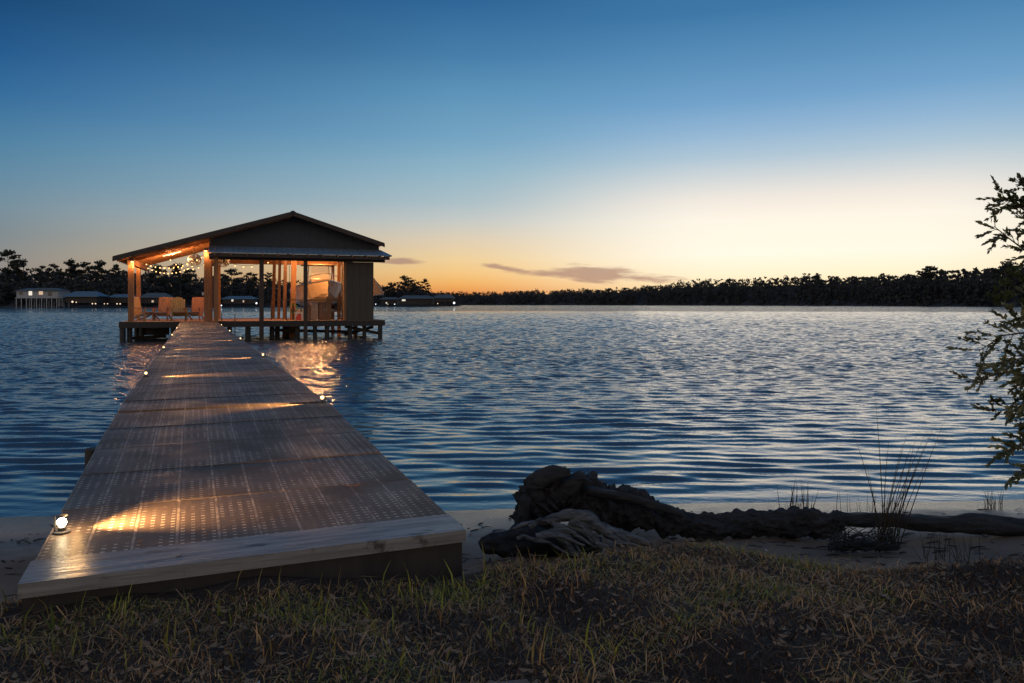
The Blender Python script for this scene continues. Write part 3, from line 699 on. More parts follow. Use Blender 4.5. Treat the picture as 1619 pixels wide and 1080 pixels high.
def fan(px, py, v, label):
    u = bu(px, v); z = bz(px, py, v); t = thing('cage_fan', label, 'fan', bw(u, v, z), BP + .25, 'round cage fans under the boathouse roof')
    r_ = .29; mb = MB()
    for rr, dy_ in ((r_, -.05), (r_, .05), (r_ * .85, -.07), (r_ * .7, -.08), (r_ * .55, -.085), (r_ * .4, -.09), (.08, -.1)):
        mb.tube([(rr * math.cos(k / 24 * 6.2832), dy_, rr * math.sin(k / 24 * 6.2832)) for k in range(25)], .013, 5, False)
    for k in range(12):
        a = k / 12 * 6.2832; mb.tube([(.08 * math.cos(a), -.1, .08 * math.sin(a)), (r_ * math.cos(a), -.05, r_ * math.sin(a)), (r_ * math.cos(a), .05, r_ * math.sin(a))], .008, 4)
    mb.build('fan_cage', 'alu', t)
    mb = MB()
    for k in range(4):
        a = k / 4 * 6.2832 + .3; c, s = math.cos(a), math.sin(a); c2, s2 = math.cos(a + .7), math.sin(a + .7)
        mb.add([(0, -.02, 0), (.25 * c, -.03, .25 * s), (.25 * c2, .03, .25 * s2), (0, -.012, 0), (.25 * c, -.022, .25 * s), (.25 * c2, .038, .25 * s2)], [(0, 1, 2), (5, 4, 3), (0, 3, 4, 1), (1, 4, 5, 2), (2, 5, 3, 0)])
    mb.build('fan_blades', 'plastic_dark', t)
    mb = MB(); mb.tube([(0, -.08, 0), (0, .14, 0)], .06, 10); mb.build('fan_motor', 'plastic_dark', t)
    mb = MB(); mb.tube([(0, .1, 0), (0, .1, max(.15, roofz(u) - z - .08))], .018, 6); mb.build('fan_rod', 'plastic_dark', t)
fan(307.5, 411, 2.6, 'round cage fan hanging left of the thick timber post'); fan(353, 412.5, 2.6, 'round cage fan hanging right of the grey front post')

# lounge chairs
def chair(px, v, rz, c1, label, rounded=False, back2=None):
    k = 'chair_' + label[:9].replace(' ', '_'); M[k] = mat('painted_' + k, c1, tuple(x * .7 for x in c1), .6, 6, (5, 1, 1), .2)
    m2 = k
    if back2: M[k + 'b'] = mat('seat_' + k, back2, tuple(x * .8 for x in back2), .7, 6, bump=.1); m2 = k + 'b'
    t = thing('adirondack_chair', label, 'chair', bw(bu(px, v), v, FZ), rz, 'adirondack chairs in the lounge')
    mb = MB()
    for q in range(6):
        y = -.32 + q * .1; z = .38 - q * .03; mb.hexa([(-.27, y, z), (.27, y, z), (.27, y + .085, z - .025), (-.27, y + .085, z - .025), (-.27, y, z + .02), (.27, y, z + .02), (.27, y + .085, z - .005), (-.27, y + .085, z - .005)])
    mb.build('seat', m2, t)
    mb = MB(); nb = 6
    for q in range(nb):
        x0, x1 = -.27 + q * .092, -.27 + q * .092 + .082; xm = (x0 + x1) / 2
        ht = 1.08 - (.9 * xm * xm * (2.2 if rounded else .25)); f = 1.12
        mb.hexa([(x0, .26, .2), (x1, .26, .2), (x1, .285, .2), (x0, .285, .2), (x0 * f, .56, ht), (x1 * f, .56, ht), (x1 * f, .585, ht), (x0 * f, .585, ht)])
    mb.box(-.29, .29, .40, .425, .5, .56); mb.build('backrest', k, t)
    for s in (-1, 1):
        mb = MB(); mb.box(s * .35 - .065, s * .35 + .065, -.36, .42, .56, .582); mb.build('armrest', k, t)
        mb = MB(); mb.box(s * .31 - .02, s * .31 + .02, -.34, -.24, 0, .558); mb.build('leg', k, t)
        mb = MB(); mb.hexa([(s * .29 - .015, -.34, .33), (s * .29 + .015, -.34, .33), (s * .29 + .015, .5, 0), (s * .29 - .015, .5, 0), (s * .29 - .015, -.34, .41), (s * .29 + .015, -.34, .41), (s * .29 + .015, .62, .03), (s * .29 - .015, .62, .03)]); mb.build('leg', k, t)
    return t
chair(228, 2.0, R(75), (.30, .19, .12), 'brown slatted lounge chair turned sideways by the left posts')
chair(256.5, 1.9, R(8), (.3, .155, .1), 'red brown lounge chair facing the dock, second from left', back2=(.4, .36, .38))
chair(283, 1.5, R(28), (.22, .19, .11), 'olive round backed lounge chair angled near the dock end', True)
chair(308, 2.0, R(4), (.28, .12, .085), 'reddish lounge chair against the thick timber post', back2=(.36, .33, .36))

# boat on its lift, bow to the camera
bx = bu(512, 2.2) + .22
boat = thing('motor_boat', 'centre console motor boat raised on its lift in the slip, bow forward', 'boat', bw(bx, 2.4, 0), BP + R(1))
stn = 15; npt = 9; V, Fc = [], []; zk = 1.42
def sect(s):                                                    # s 0 stern .. 1 bow ; local y = distance behind bow
    y = 7.0 * (1 - s); beam = 1.25 * (1 - max(0, (s - .45) / .55) ** 2.4) + .02; chb = beam * (.86 - .5 * max(0, s - .5)); sh = 1.02 + .34 * s * s
    keel = .0 + .62 * max(0, (s - .62) / .38) ** 2; ch = .3 + keel * .8 + .1 * s
    return y, beam, chb, sh, keel, ch
for i in range(stn):
    y, beam, chb, sh, keel, ch = sect(i / (stn - 1)); half = [(0, keel), (chb * .5, keel * .5 + ch * .5 - .03), (chb, ch), ((chb + beam) / 2 * .98, (ch + sh) / 2), (beam, sh)]
    for sx in (-1, 1): pass
    row = [(-a, z) for a, z in half[::-1]] + half[1:]
    V += [(a, y - (.35 * (z - keel) if i > 10 else 0) * (i - 10) / 4, z + zk) for a, z in row]
for i in range(stn - 1):
    for k in range(8): a = i * 9 + k; Fc.append((a, a + 1, a + 10, a + 9))
Fc.append(tuple(range(9))[::-1])
mb = MB(); mb.add(V, Fc)
for i in range(stn - 1):                                        # deck closing the top a little below the gunwale
    a = i * 9; mb.f.append((a, a + 9, a + 17, a + 8))
mb.build('hull', 'gel', boat, smooth=False)
mb = MB()
for side in (0, 8): mb.tube([Vector(V[i * 9 + side]) + Vector((0, 0, .01)) for i in range(stn)], .03, 6)
mb.build('rub_rail', 'alu', boat)
zc = zk + 1.2
mb = MB(); mb.hexa([(-.5, 3.0, zc - .2), (.5, 3.0, zc - .2), (.5, 4.1, zc - .2), (-.5, 4.1, zc - .2), (-.42, 3.3, zc + .55), (.42, 3.3, zc + .55), (.42, 4.0, zc + .55), (-.42, 4.0, zc + .55)]); mb.build('console', 'gel', boat)
ttz = min(bz(505, 414, 6), awz - .2)
mb = MB()
for sx in (-1, 1):
    mb.tube([(sx * .68, 2.9, zc - .2), (sx * .58, 3.25, ttz)], .035, 8); mb.tube([(sx * .68, 4.4, zc - .2), (sx * .58, 4.2, ttz)], .035, 8); mb.tube([(sx * .65, 2.95, zc + .3), (sx * .62, 4.35, zc + .3)], .02, 6)
mb.tube([(-.66, 3.0, zc + .32), (.66, 3.0, zc + .32)], .025, 6); mb.tube([(-.58, 3.25, ttz - .04), (.58, 3.25, ttz - .04)], .03, 6); mb.build('tower_frame', 'alu', boat)
mb = MB(); mb.box(-.85, .85, 2.9, 4.7, ttz, ttz + .05); mb.build('tower_top', 'canvas', boat)
g = G('clear_windscreen'); g.p.inputs['Base Color'].default_value = (.8, .75, .65, 1); g.p.inputs['Roughness'].default_value = .2; g.p.inputs['Alpha'].default_value = .35; M['screen'] = g.m
mb = MB(); mb.hexa([(-.5, 3.02, zc + .35), (.5, 3.02, zc + .35), (.5, 3.04, zc + .35), (-.5, 3.04, zc + .35), (-.48, 3.22, ttz - .1), (.48, 3.22, ttz - .1), (.48, 3.24, ttz - .1), (-.48, 3.24, ttz - .1)]); mb.build('windscreen', 'screen', boat)
mb = MB(); 
for sx in (-1, 1): mb.tube([(sx * .95, 3.4, zk + 1.3), (sx * .75, 1.8, zk + 1.62), (sx * .25, .6, zk + 1.72), (0, .45, zk + 1.72)], .018, 6)
for sx in (-1, 1): mb.tube([(sx * .75, 1.8, zk + 1.62), (sx * .78, 1.8, zk + 1.2)], .015, 6)
mb.build('bow_rail', 'alu', boat)
mb = MB(); mb.box(-.3, .3, 7.02, 7.5, zk + .5, zk + 1.25); mb.box(-.28, .28, 7.0, 7.6, zk + 1.251, zk + 1.55); mb.build('outboard_motor', 'plastic_dark', boat)
lift = thing('boat_lift', 'boat lift cradle beams under the raised motor boat', 'boat lift', bw(bx, 2.4, 0), BP)
mb = MB(); mb.box(-1.5, 1.5, 2.0, 2.15, zk - .2, zk - .04); mb.box(-1.5, 1.5, 5.4, 5.55, zk - .2, zk - .04); mb.build('cradle_beam', 'alu', lift)
mb = MB()
for sx in (-1, 1):
    for y in (2.07, 5.47): mb.tube([(sx * 1.48, y, zk - .1), (sx * 1.48, y, awz - .15)], .012, 5)
mb.build('cable', 'wire', lift)
for sx in (-1, 1): mb = MB(); mb.box(sx * .55 - .06, sx * .55 + .06, 1.4, 6.2, zk - .038, zk + .12); mb.build('bunk', 'darkwood', lift)

# cabinets, cooler and bits on the front deck
def cab(px0, px1, py0, v, dep, c, name, label, cat, door=True):
    u0, u1 = bu(px0, v), bu(px1, v); h = bz((px0 + px1) / 2, py0, v) - FZ; w2 = (u1 - u0) / 2
    t = thing(name, label, cat, bw((u0 + u1) / 2, v, FZ), BP); k = 'cab_' + cat.replace(' ', '_') + str(px0); M[k] = mat(k, c, tuple(x * .7 for x in c), .7, 4, (5, 1, .6))
    mb = MB(); mb.box(-w2, w2, 0, dep, .04, h - .04); mb.box(-w2 + .03, w2 - .03, .03, dep - .03, 0, .039); mb.build('carcass', k, t)
    mb = MB(); mb.box(-w2 - .03, w2 + .03, -.03, dep + .02, h - .038, h); mb.build('top', k, t)
    if door:
        nd_ = 2
        for q in range(nd_):
            a = -w2 + .02 + q * (w2 - .01); mb = MB(); mb.box(a, a + w2 - .03, -.02, -.002, .08, h - .08); d_ = mb.build('door', k, t)
            mb = MB(); mb.box(a + (w2 - .08 if q == 0 else .03), a + (w2 - .065 if q == 0 else .045), -.04, -.021, h * .5, h * .5 + .12); mb.build('handle', 'alu', d_)
    return t
cab(504, 524, 478, .9, .6, (.2, .12, .075), 'storage_cabinet', 'dark brown two door cabinet standing below the boat bow', 'cabinet')
cab(492, 503, 477, .85, .5, (.42, .3, .22), 'storage_locker', 'narrow pale locker left of the dark brown cabinet', 'locker')
cab(485.5, 491.5, 483, 1.0, .45, (.22, .14, .09), 'storage_crate', 'short brown crate between the front post and pale locker', 'crate', False)
M['red'] = mat('red_plastic', (.5, .05, .04), (.35, .04, .03), .5, 6, bump=0); M['green'] = mat('green_hose', (.06, .22, .07), (.04, .15, .05), .5, 6, bump=0)
def coil(px, v, label):
    t = thing('garden_hose', label, 'hose', bw(bu(px, v), v, FZ)); mb = MB(); pts = []
    for k in range(90): a = k * .35; pts.append((.2 * math.cos(a), .06 * math.sin(a * .1), .55 + .2 * math.sin(a) + .0 * k))
    mb.tube(pts, .014, 5); mb.build('hose_coil', 'green', t); mb = MB(); mb.box(-.03, .03, .02, .08, 0, .8); mb.build('hose_stand', 'darkwood', t)
coil(463, 1.55, 'green hose coiled on a stand left of the front slip post')
def gascan(px, v, label):
    t = thing('fuel_can', label, 'fuel can', bw(bu(px, v), v, FZ), .3); mb = MB(); mb.hexa([(-.13, -.09, 0), (.13, -.09, 0), (.13, .09, 0), (-.13, .09, 0), (-.11, -.08, .34), (.11, -.08, .34), (.11, .08, .34), (-.11, .08, .34)]); mb.build('can_body', 'red', t)
    mb = MB(); mb.tube([(-.08, 0, .34), (-.06, 0, .41), (.05, 0, .41), (.07, 0, .34)], .013, 6); mb.build('handle', 'red', t); mb = MB(); mb.tube([(.08, 0, .33), (.15, 0, .46)], .02, 6); mb.build('spout', 'wire', t)
gascan(472, 1.3, 'small red fuel can beside the green hose stand')
M['tote'] = mat('white_tote', (.55, .55, .55), (.45, .45, .45), .5, 3, bump=0)
t = thing('cooler', 'white cooler on the deck before the boat, left of the front slip post', 'cooler', bw(bu(476, 1.4), 1.4, FZ), BP)
mb = MB(); mb.box(-.28, .2, -.18, .18, 0, .3); mb.build('cooler_body', 'tote', t); mb = MB(); mb.box(-.3, .22, -.2, .2, .302, .37); mb.build('lid', 'tote', t)
# boarding ladder poles at the deck front right of the dock
lu0, lu1 = bu(350.5, -.12), bu(371.5, -.12)
t = thing('boarding_ladder', 'thin metal boarding ladder on the deck edge right of the dock', 'ladder', bw((lu0 + lu1) / 2, -.12, FZ), BP)
for s in (-1, 1):
    mb = MB(); x = s * (lu1 - lu0) / 2; mb.tube([(x, .2, .25), (x, .1, .36), (x, 0, .3), (x, 0, -.75)], .018, 6); mb.build('ladder_rail', 'plastic_dark', t)
for q in range(3):
    mb = MB(); mb.tube([(-(lu1 - lu0) / 2, 0, -.25 - q * .22), ((lu1 - lu0) / 2, 0, -.25 - q * .22)], .014, 6); mb.build('rung', 'plastic_dark', t)
# small white boxes on posts
for px, py, v, lab in ((218.5, 472, 6.08, 'small white outlet box on the rear left lounge post'), (321, 464.5, .34, 'small white outlet box on the left of the thick timber post')):
    p = bw(bu(px, v), v, bz(px, py, v)); t = thing('outlet_box', lab, 'outlet box', p, BP)
    mb = MB(); mb.box(-.045, .045, -.05, .0, -.07, .07); mb.build('box_body', 'tote', t); mb = MB(); mb.box(-.035, .035, -.062, -.052, -.055, .055); mb.build('cover', 'tote', t)
# canvas flap hanging beyond the shed's right side
a, b, c, d = bw(bu(591, 3.0), 3.0, bz(591, 440, 3.0)), bw(bu(606, 3.0), 3.0, bz(606, 466, 3.0)), bw(bu(591, 3.0), 3.0, bz(591, 467, 3.0)), bw(bu(603, 3.0), 3.0, bz(603, 453, 3.0))
off_ = Vector((-bs, bc, 0)) * 1.6; up = a - c
fl = thing('canvas_awning', 'tan sloping canvas awning jutting from the far right side of the shed', 'awning', c)
mb = MB(); q = [a - c, d - c, b - c, Vector((0, 0, 0))]
mb.add(q + [x + off_ for x in q], [(0, 1, 2, 3), (7, 6, 5, 4), (0, 4, 5, 1), (1, 5, 6, 2), (2, 6, 7, 3), (3, 7, 4, 0)]); mb.build('canvas', 'canvas', fl)
mb = MB(); mb.tube([a - c, b - c], .03, 6); mb.tube([Vector((-.6, 0, .02)), Vector((0, 0, 0)), b - c], .025, 6); mb.build('awning_frame', 'alu', fl)

# ------------------------------------------------------------------ far shores, forests and pines
def clumps(centres, radii, n_per, size, seed):
    g_ = np.random.default_rng(seed); C = np.repeat(np.asarray(centres), n_per, 0); Rr = np.repeat(np.asarray(radii), n_per, 0); n = len(C)
    d = g_.normal(size=(n, 3)); d /= np.linalg.norm(d, axis=1)[:, None]; c = C + d * Rr * (g_.random((n, 1)) ** .45)
    u = g_.normal(size=(n, 3)); u /= np.linalg.norm(u, axis=1)[:, None]; w_ = g_.normal(size=(n, 3)); v_ = np.cross(u, w_); v_ /= np.linalg.norm(v_, axis=1)[:, None]
    s = size * g_.uniform(.5, 1.4, (n, 1)); u = u * s; v_ = v_ * s * g_.uniform(.4, .9, (n, 1))
    V = np.stack([c - u, c - v_ * .8 + u * .1, c + u, c + v_], 1).reshape(-1, 3)
    return V, np.arange(n * 4).reshape(-1, 4)
def forest(name, prof, shoreY, px0, px1, n, depth, label, seed, per=7, leaf_=.0016, cw=(.0045, .009)):
    g_ = np.random.default_rng(seed); cs, rs = [], []
    P = np.array(prof, float); S = np.array(shoreY, float)
    for k in range(n):
        px = g_.uniform(px0, px1); sy = np.interp(px, S[:, 0], S[:, 1]); fr = g_.random(); Y = sy + 3 + fr * depth
        topy = np.interp(px, P[:, 0], P[:, 1]); x = (px - CX) / F * Y
        front = fr < .5
        Ht = (HY - topy) / F * Y * (g_.uniform(.5, .9) if front else g_.uniform(.84, 1.04)) + HC
        if g_.random() < .09 and not front: Ht *= 1.1
        r_ = Y * g_.uniform(*cw); nb = per if front else per - 2
        for q in range(nb):
            zf = (q + .3) / nb if front else .35 + .65 * (q + .5) / nb
            cs.append((x + g_.normal() * r_ * .5, Y + g_.normal() * r_ * .4, Ht * zf)); rr = r_ * (1.0 - .35 * zf) * g_.uniform(.6, 1.1); rs.append((rr, rr, rr * .62))
    V, Q = clumps(cs, rs, 22, float(np.mean(S[:, 1])) * leaf_, seed + 1)
    V[:, 2] = np.maximum(V[:, 2], .05)
    tag(np_mesh(name, V, Q, 'leaf_far'), label, 'forest', kind='stuff')
def shore(name, prof, shoreY, px0, px1, depth, hf):
    n = 90; P = np.array(prof, float); S = np.array(shoreY, float); rows = []
    g_ = np.random.default_rng(hash(name) % 99 if False else len(name))
    for t, hh in ((-.02, -.5), (0, .15), (.06, .9), (.35, None), (1, None), (2.5, None)):
        row = []
        for i in range(n):
            px = px0 + (px1 - px0) * i / (n - 1); sy = np.interp(px, S[:, 0], S[:, 1]); Y = sy + t * depth
            topy = np.interp(px, P[:, 0], P[:, 1]); full = (HY - topy) / F * sy
            z = hh if hh is not None else full * hf * (.45 if t < .5 else .9 if t < 1.5 else .2) + HC * .5
            e = min(1, i / 4, (n - 1 - i) / 4); row.append(((px - CX) / F * Y, Y + g_.normal() * (sy * .004), z * e - .5 * (1 - e)))
        rows.append(row)
    V = np.array(rows).reshape(-1, 3); tag(np_mesh(name, V, gridq(6, n), 'hill', smooth=True), kind='structure')
profL = [(-400, 400), (-150, 412), (0, 424), (40, 430), (70, 428), (100, 424), (170, 428), (200, 428), (330, 436), (400, 440), (470, 446), (560, 446), (600, 454), (625, 448), (650, 446), (672, 456), (690, 466), (735, 472)]
shL = [(-400, 330), (0, 350), (200, 360), (420, 430), (560, 520), (735, 620)]
profR = [(560, 463), (690, 463), (760, 462.5), (850, 460), (950, 457), (1000, 455), (1050, 450), (1080, 445), (1150, 441), (1200, 441), (1260, 438), (1300, 435), (1350, 438), (1400, 437), (1450, 432), (1500, 428), (1560, 423), (1619, 416), (1750, 404), (2100, 385)]
shR = [(560, 1500), (700, 1400), (1000, 1150), (1200, 900), (1400, 650), (1619, 470), (2100, 300)]
shore('west_shore_hill', profL, shL, -420, 735, 60, .8); shore('east_shore_hill', profR, shR, 560, 2100, 150, .95)
forest('forest', profL, shL, -400, 690, 1000, 55, 'dark mixed wood along the left shore behind the houses', 31, cw=(.005, .011))
forest('forest', profR, shR, 640, 2080, 2600, 130, 'low dark wooded skyline across the lake on the right', 41, 7, .0012, (.003, .0065))
forest('underwood', [(p, y + (HY - y) * .45) for p, y in profL], shL, -400, 728, 300, 20, 'low dark scrub at the foot of the left shore wood', 51)

def pine(px, topy, wpx, Y, seed, label, m='leaf_pine', base=None, low=.5, name='pine_tree', flat=.35):
    g_ = random.Random(seed); x = (px - CX) / F * Y; top = HC + (HY - topy) / F * Y; z0 = base if base is not None else 1.0; Ht = top - z0; wd = wpx / F * Y / 2
    t = thing(name, label, 'tree', (x, Y, z0)); mb = MB(); bend = g_.uniform(-.03, .03) * Ht
    tr = [(bend * (k / 6) ** 2, 0, Ht * k / 6 * .96) for k in range(7)]; mb.tube(tr, [Ht * .014 * (1 - .8 * k / 6) + .03 for k in range(7)], 7)
    cs, rs = [], []; nl = 11
    for k in range(nl):
        zf = low + (1 - low) * (k + g_.random() * .6) / nl; a = g_.uniform(0, 6.28); env = math.sin(min(1, (1.05 - zf) / (1.05 - low) * 1.15) * math.pi * .62 + .25)
        rr = wd * env * g_.uniform(.45, 1.0); p0 = Vector((bend * zf * zf, 0, Ht * zf * .93)); p1 = p0 + Vector((rr * math.cos(a), rr * math.sin(a) * .8, Ht * .04 + rr * .15))
        mb.tube([p0, (p0 + p1) / 2 + Vector((0, 0, -.02 * Ht)), p1], [Ht * .005, Ht * .004, Ht * .002], 5)
        for q, fct in ((1., 1.), (.6, .75)):
            c = p0.lerp(p1, q); cs.append(c); r_ = wd * g_.uniform(.24, .42) * fct; rs.append((r_, r_, r_ * flat))
    mb.build('trunk', 'trunk_far', t)
    cs.append((bend, 0, Ht * .96)); rs.append((wd * .35, wd * .35, wd * .22))
    V, Q = clumps([tuple(c) for c in cs], rs, 46, wd * .085 + .05, seed); np_mesh('crown', V, Q, m, t)
pine(14, 396, 46, 372, 1, 'tallest dark pine at the far left above the white stilt house', low=.55)
pine(36, 409, 30, 375, 2, 'rounded pine just right of the tallest far left pine', low=.55)
pine(68, 420, 26, 372, 3, 'short pine rising above the right half of the white stilt house')
pine(86, 416, 24, 378, 4, 'slim pine between the white stilt house and the blue roofed shed')
pine(112, 410, 38, 376, 5, 'broad flat topped pine over the blue roofed shed, left one of two', low=.62)
pine(131, 414, 30, 380, 6, 'flat topped pine touching the broad one over the blue roofed shed', low=.62)
pine(160, 412, 34, 380, 7, 'wide crowned pine left of the boathouse roof corner', low=.62)
pine(184, 418, 28, 380, 8, 'loose crowned pine right beside the boathouse roof corner', low=.55)
pine(245, 419, 40, 385, 9, 'pine seen through the lounge behind the left bulb strings', low=.5)
pine(285, 418, 44, 390, 10, 'wide pine seen through the lounge behind the middle bulbs', low=.5)
pine(366, 425, 34, 410, 11, 'pine seen through the bay right of the grey front post', low=.55)
pine(396, 431, 26, 415, 12, 'small pine seen just left of the second front post', low=.55)
pine(424, 430, 22, 430, 13, 'pine seen between the second front post and slip posts', low=.55)
pine(618, 447, 26, 560, 14, 'low rounded pine right of the shed on the wooded point', low=.4)
pine(639, 436, 26, 570, 15, 'tallest pine on the wooded point right of the boathouse', low=.5)
pine(655, 442, 20, 575, 16, 'middle pine on the wooded point right of the boathouse', low=.55)
pine(672, 441, 22, 580, 17, 'outermost loose crowned pine at the tip of the wooded point', low=.45)
pine(1478, 421, 32, 600, 18, 'flat topped pine standing above the right hand skyline', low=.75)
pine(1462, 427, 20, 605, 19, 'small pine leaning left of the flat topped skyline pine', low=.75)
pine(1290, 434, 20, 800, 20, 'lone bump of a pine midway along the right skyline', low=.7)
pine(1590, 414, 44, 480, 21, 'broad dark pine at the skyline behind the right shrub', low=.5)
pine(1604, 424, 56, 300, 22, 'lighter olive green tree on the far bank at the right edge', 'leaf_light', .3, .12, 'broadleaf_tree', .7)
pine(1572, 452, 22, 305, 23, 'low pale olive bush left of the olive tree at the right edge', 'leaf_light', .2, .1, 'shore_bush', .7)

# ------------------------------------------------------------------ houses across the water
def house(px0, px1, pyr, pye, pyf, Y, dep, wallm, roofm, label, wins=(), stilts=True, name='stilt_house', cat='house', over=.6, hip=True, posts=6):
    x0, x1 = (px0 - CX) / F * Y, (px1 - CX) / F * Y; W2 = (x1 - x0) / 2; z = lambda py: HC - (py - HY) / F * Y
    t = thing(name, label, cat, ((x0 + x1) / 2, Y, 0)); ze, zr_, zf = z(pye), z(pyr), z(pyf)
    mb = MB(); mb.box(-W2, W2, 0, dep, zf, ze - .01); mb.build('wall', wallm, t)
    o = over; ins = W2 * .28 if hip else 0
    mb = MB(); mb.add([(-W2 - o, -o, ze), (W2 + o, -o, ze), (W2 + o, dep + o, ze), (-W2 - o, dep + o, ze), (-W2 - (0 if hip else o) + ins, dep / 2, zr_), (W2 + (0 if hip else o) - ins, dep / 2, zr_)], [(0, 1, 5, 4), (2, 3, 4, 5), (1, 2, 5), (3, 0, 4), (0, 3, 2, 1)])
    mb.box(-W2 - o, W2 + o, -o - .05, -o - .01, ze - .25, ze - .01); mb.build('roof', roofm, t)
    for (a, b, ya, yb, mm) in wins:
        xa, xb = (a - CX) / F * Y - (x0 + x1) / 2, (b - CX) / F * Y - (x0 + x1) / 2
        mb = MB(); mb.box(xa - .12, xb + .12, -.06, -.002, z(yb) - .12, z(ya) + .12); f = mb.build('window', 'housewhite', t)
        mb = MB(); mb.box(xa, xb, -.09, -.062, z(yb), z(ya)); mb.build('pane', mm, f)
    if stilts:
        mb = MB(); mb.box(-W2 - .2, W2 + .2, -.8, dep + .2, zf - .35, zf - .01); mb.build('floor_frame', wallm, t)
        for k in range(posts):
            for y in (-.5, dep - .3):
                xx = -W2 + .3 + k * (2 * W2 - .6) / (posts - 1); mb = MB(); mb.box(xx - .15, xx + .15, y - .15, y + .15, -1, zf - .36); mb.build('stilt', wallm, t)
    return t
h = house(26, 92, 455, 459.5, 470.5, 338, 9, 'housewhite', 'houseroof', 'white house raised on stilts at the far left shore with one lit window', [(30, 36, 461, 466, 'glass'), (45.5, 51, 460, 467, 'winlit'), (61.5, 68, 460.5, 466, 'winwarm'), (76, 82, 461, 468, 'glass')], posts=9)
mb = MB(); Yh = 338; k_ = Yh / F; xc = h.location.x
mb.box((60 - CX) * k_ - xc, (88 - CX) * k_ - xc, -1.4, -.81, HC - (458.3 - HY) * k_, HC - (457.2 - HY) * k_); mb.build('porch_roof', 'houseroof', h)
mb = MB(); mb.box((90 - CX) * k_ - xc, (100 - CX) * k_ - xc, -.5, 5, HC - (471 - HY) * k_, HC - (469.8 - HY) * k_); mb.box((90 - CX) * k_ - xc, (100 - CX) * k_ - xc, -.55, -.5, HC - (467.2 - HY) * k_, HC - (466.8 - HY) * k_)
for q in range(5): xx = (91 + q * 2.2 - CX) * k_ - xc; mb.box(xx, xx + .15, -.56, -.44, HC - (484 - HY) * k_, HC - (467 - HY) * k_)
mb.build('balcony', 'housewhite', h)
house(104, 153, 460.5, 468.5, 479, 336, 8, 'houseback', 'blueroof', 'open shed with a wide blue metal roof on the left shore', (), False, 'waterside_shed', 'shed', 1.2)
mb = None
house(172, 205, 465, 469.5, 479, 345, 7, 'houseback', 'blueroof', 'low dark shed with pale blue roof left of the boathouse post', (), False, 'waterside_shed', 'shed', .8)
house(222, 262, 463, 470, 479.5, 350, 7, 'houseback', 'houseroof', 'dark shore cabin seen through the lounge behind the left chairs', [(240, 243, 475, 478, 'winwarm')], False, 'shore_cabin', 'cabin', .8)
house(352, 400, 468, 472.5, 480, 380, 7, 'houseback', 'blueroof', 'low shore cabin seen through the bay right of the grey post', [(366, 369, 473.5, 476.5, 'winlit'), (384, 386, 475, 478, 'winwarm')], False, 'shore_cabin', 'cabin', .8)
house(602, 628, 470, 473, 481.5, 500, 7, 'houseback', 'houseroof', 'dark low cabin on the point just right of the shed', [(610, 612, 478, 480, 'winlit')], False, 'shore_cabin', 'cabin', .8)
house(631, 684, 467, 472, 481.5, 480, 9, 'houseback', 'houseroof', 'long dark house on the wooded point with one pale window', [(635.5, 641, 473.5, 476, 'winlit')], False, 'shore_house', 'house', 1.0)
house(686, 716, 466, 471, 476, 470, 8, 'houseback', 'houseroof', 'open boat shelter on posts at the tip of the wooded point', (), True, 'boat_shelter', 'shed', 1.0, True, 7)
GRP = 'small lamps along the far shores'
def shore_lamp(px, py, Y, s, mm, label):
    p = at(px, py, Y); t = thing('shore_lamp', label, 'lamp', (p.x, p.y, 0), 0, GRP)
    mb = MB(); mb.tube([(0, 0, -.5), (0, 0, p.z - s)], .07, 6); mb.build('lamp_post', 'trunk_far', t)
    mb = MB(); mb.ball((0, 0, p.z), s, 8); mb.build('lamp_globe', mm, t)
    mb = MB(); mb.lathe((0, 0, p.z + s), [(s * .8, 0), (s * .2, s * .5)], 8); mb.build('lamp_cap', 'trunk_far', t)
for px, py, Y, s, mm, lab in ((114.5, 477.2, 332, .42, 'farlamp', 'brighter shore lamp under the left end of the blue roofed shed'), (120.5, 478, 333, .25, 'farlamp', 'dim shore lamp right of the brighter one under the blue roof'),
                              (146, 480.2, 334, .28, 'farlamp', 'left shore lamp of the pair at the blue shed right end'), (151, 480.2, 334, .28, 'farlamp', 'right shore lamp of the pair at the blue shed right end'),
                              (165, 480.3, 336, .22, 'farlamp', 'dim left lamp of the pair between the two blue roofed sheds'), (170, 480.3, 336, .22, 'farlamp', 'dim right lamp of the pair between the two blue roofed sheds'),
                              (185, 480.4, 338, .28, 'farlamp', 'left lamp of the pair nearest the boathouse on the left shore'), (190, 480.4, 338, .28, 'farlamp', 'right lamp of the pair nearest the boathouse on the left shore'),
                              (405.5, 479.5, 366, .42, 'farwhite', 'white shore lamp seen just left of the second front post'), (350, 483, 345, .3, 'farwhite', 'white shore lamp low beside the grey front post'),
                              (718, 479, 455, .62, 'farwhite', 'bright white lamp at the tip of the wooded point'), (594, 481, 490, .3, 'farwhite', 'small pale lamp just right of the shed wall'),
                              (624, 481, 490, .3, 'farwhite', 'left pale lamp before the long dark house on the point'), (613, 481, 490, .25, 'farlamp', 'dim lamp midway between the shed and the long dark house'), (692, 480, 458, .3, 'farlamp', 'dim lamp under the boat shelter on the point')):
    shore_lamp(px, py, Y, s, mm, lab)

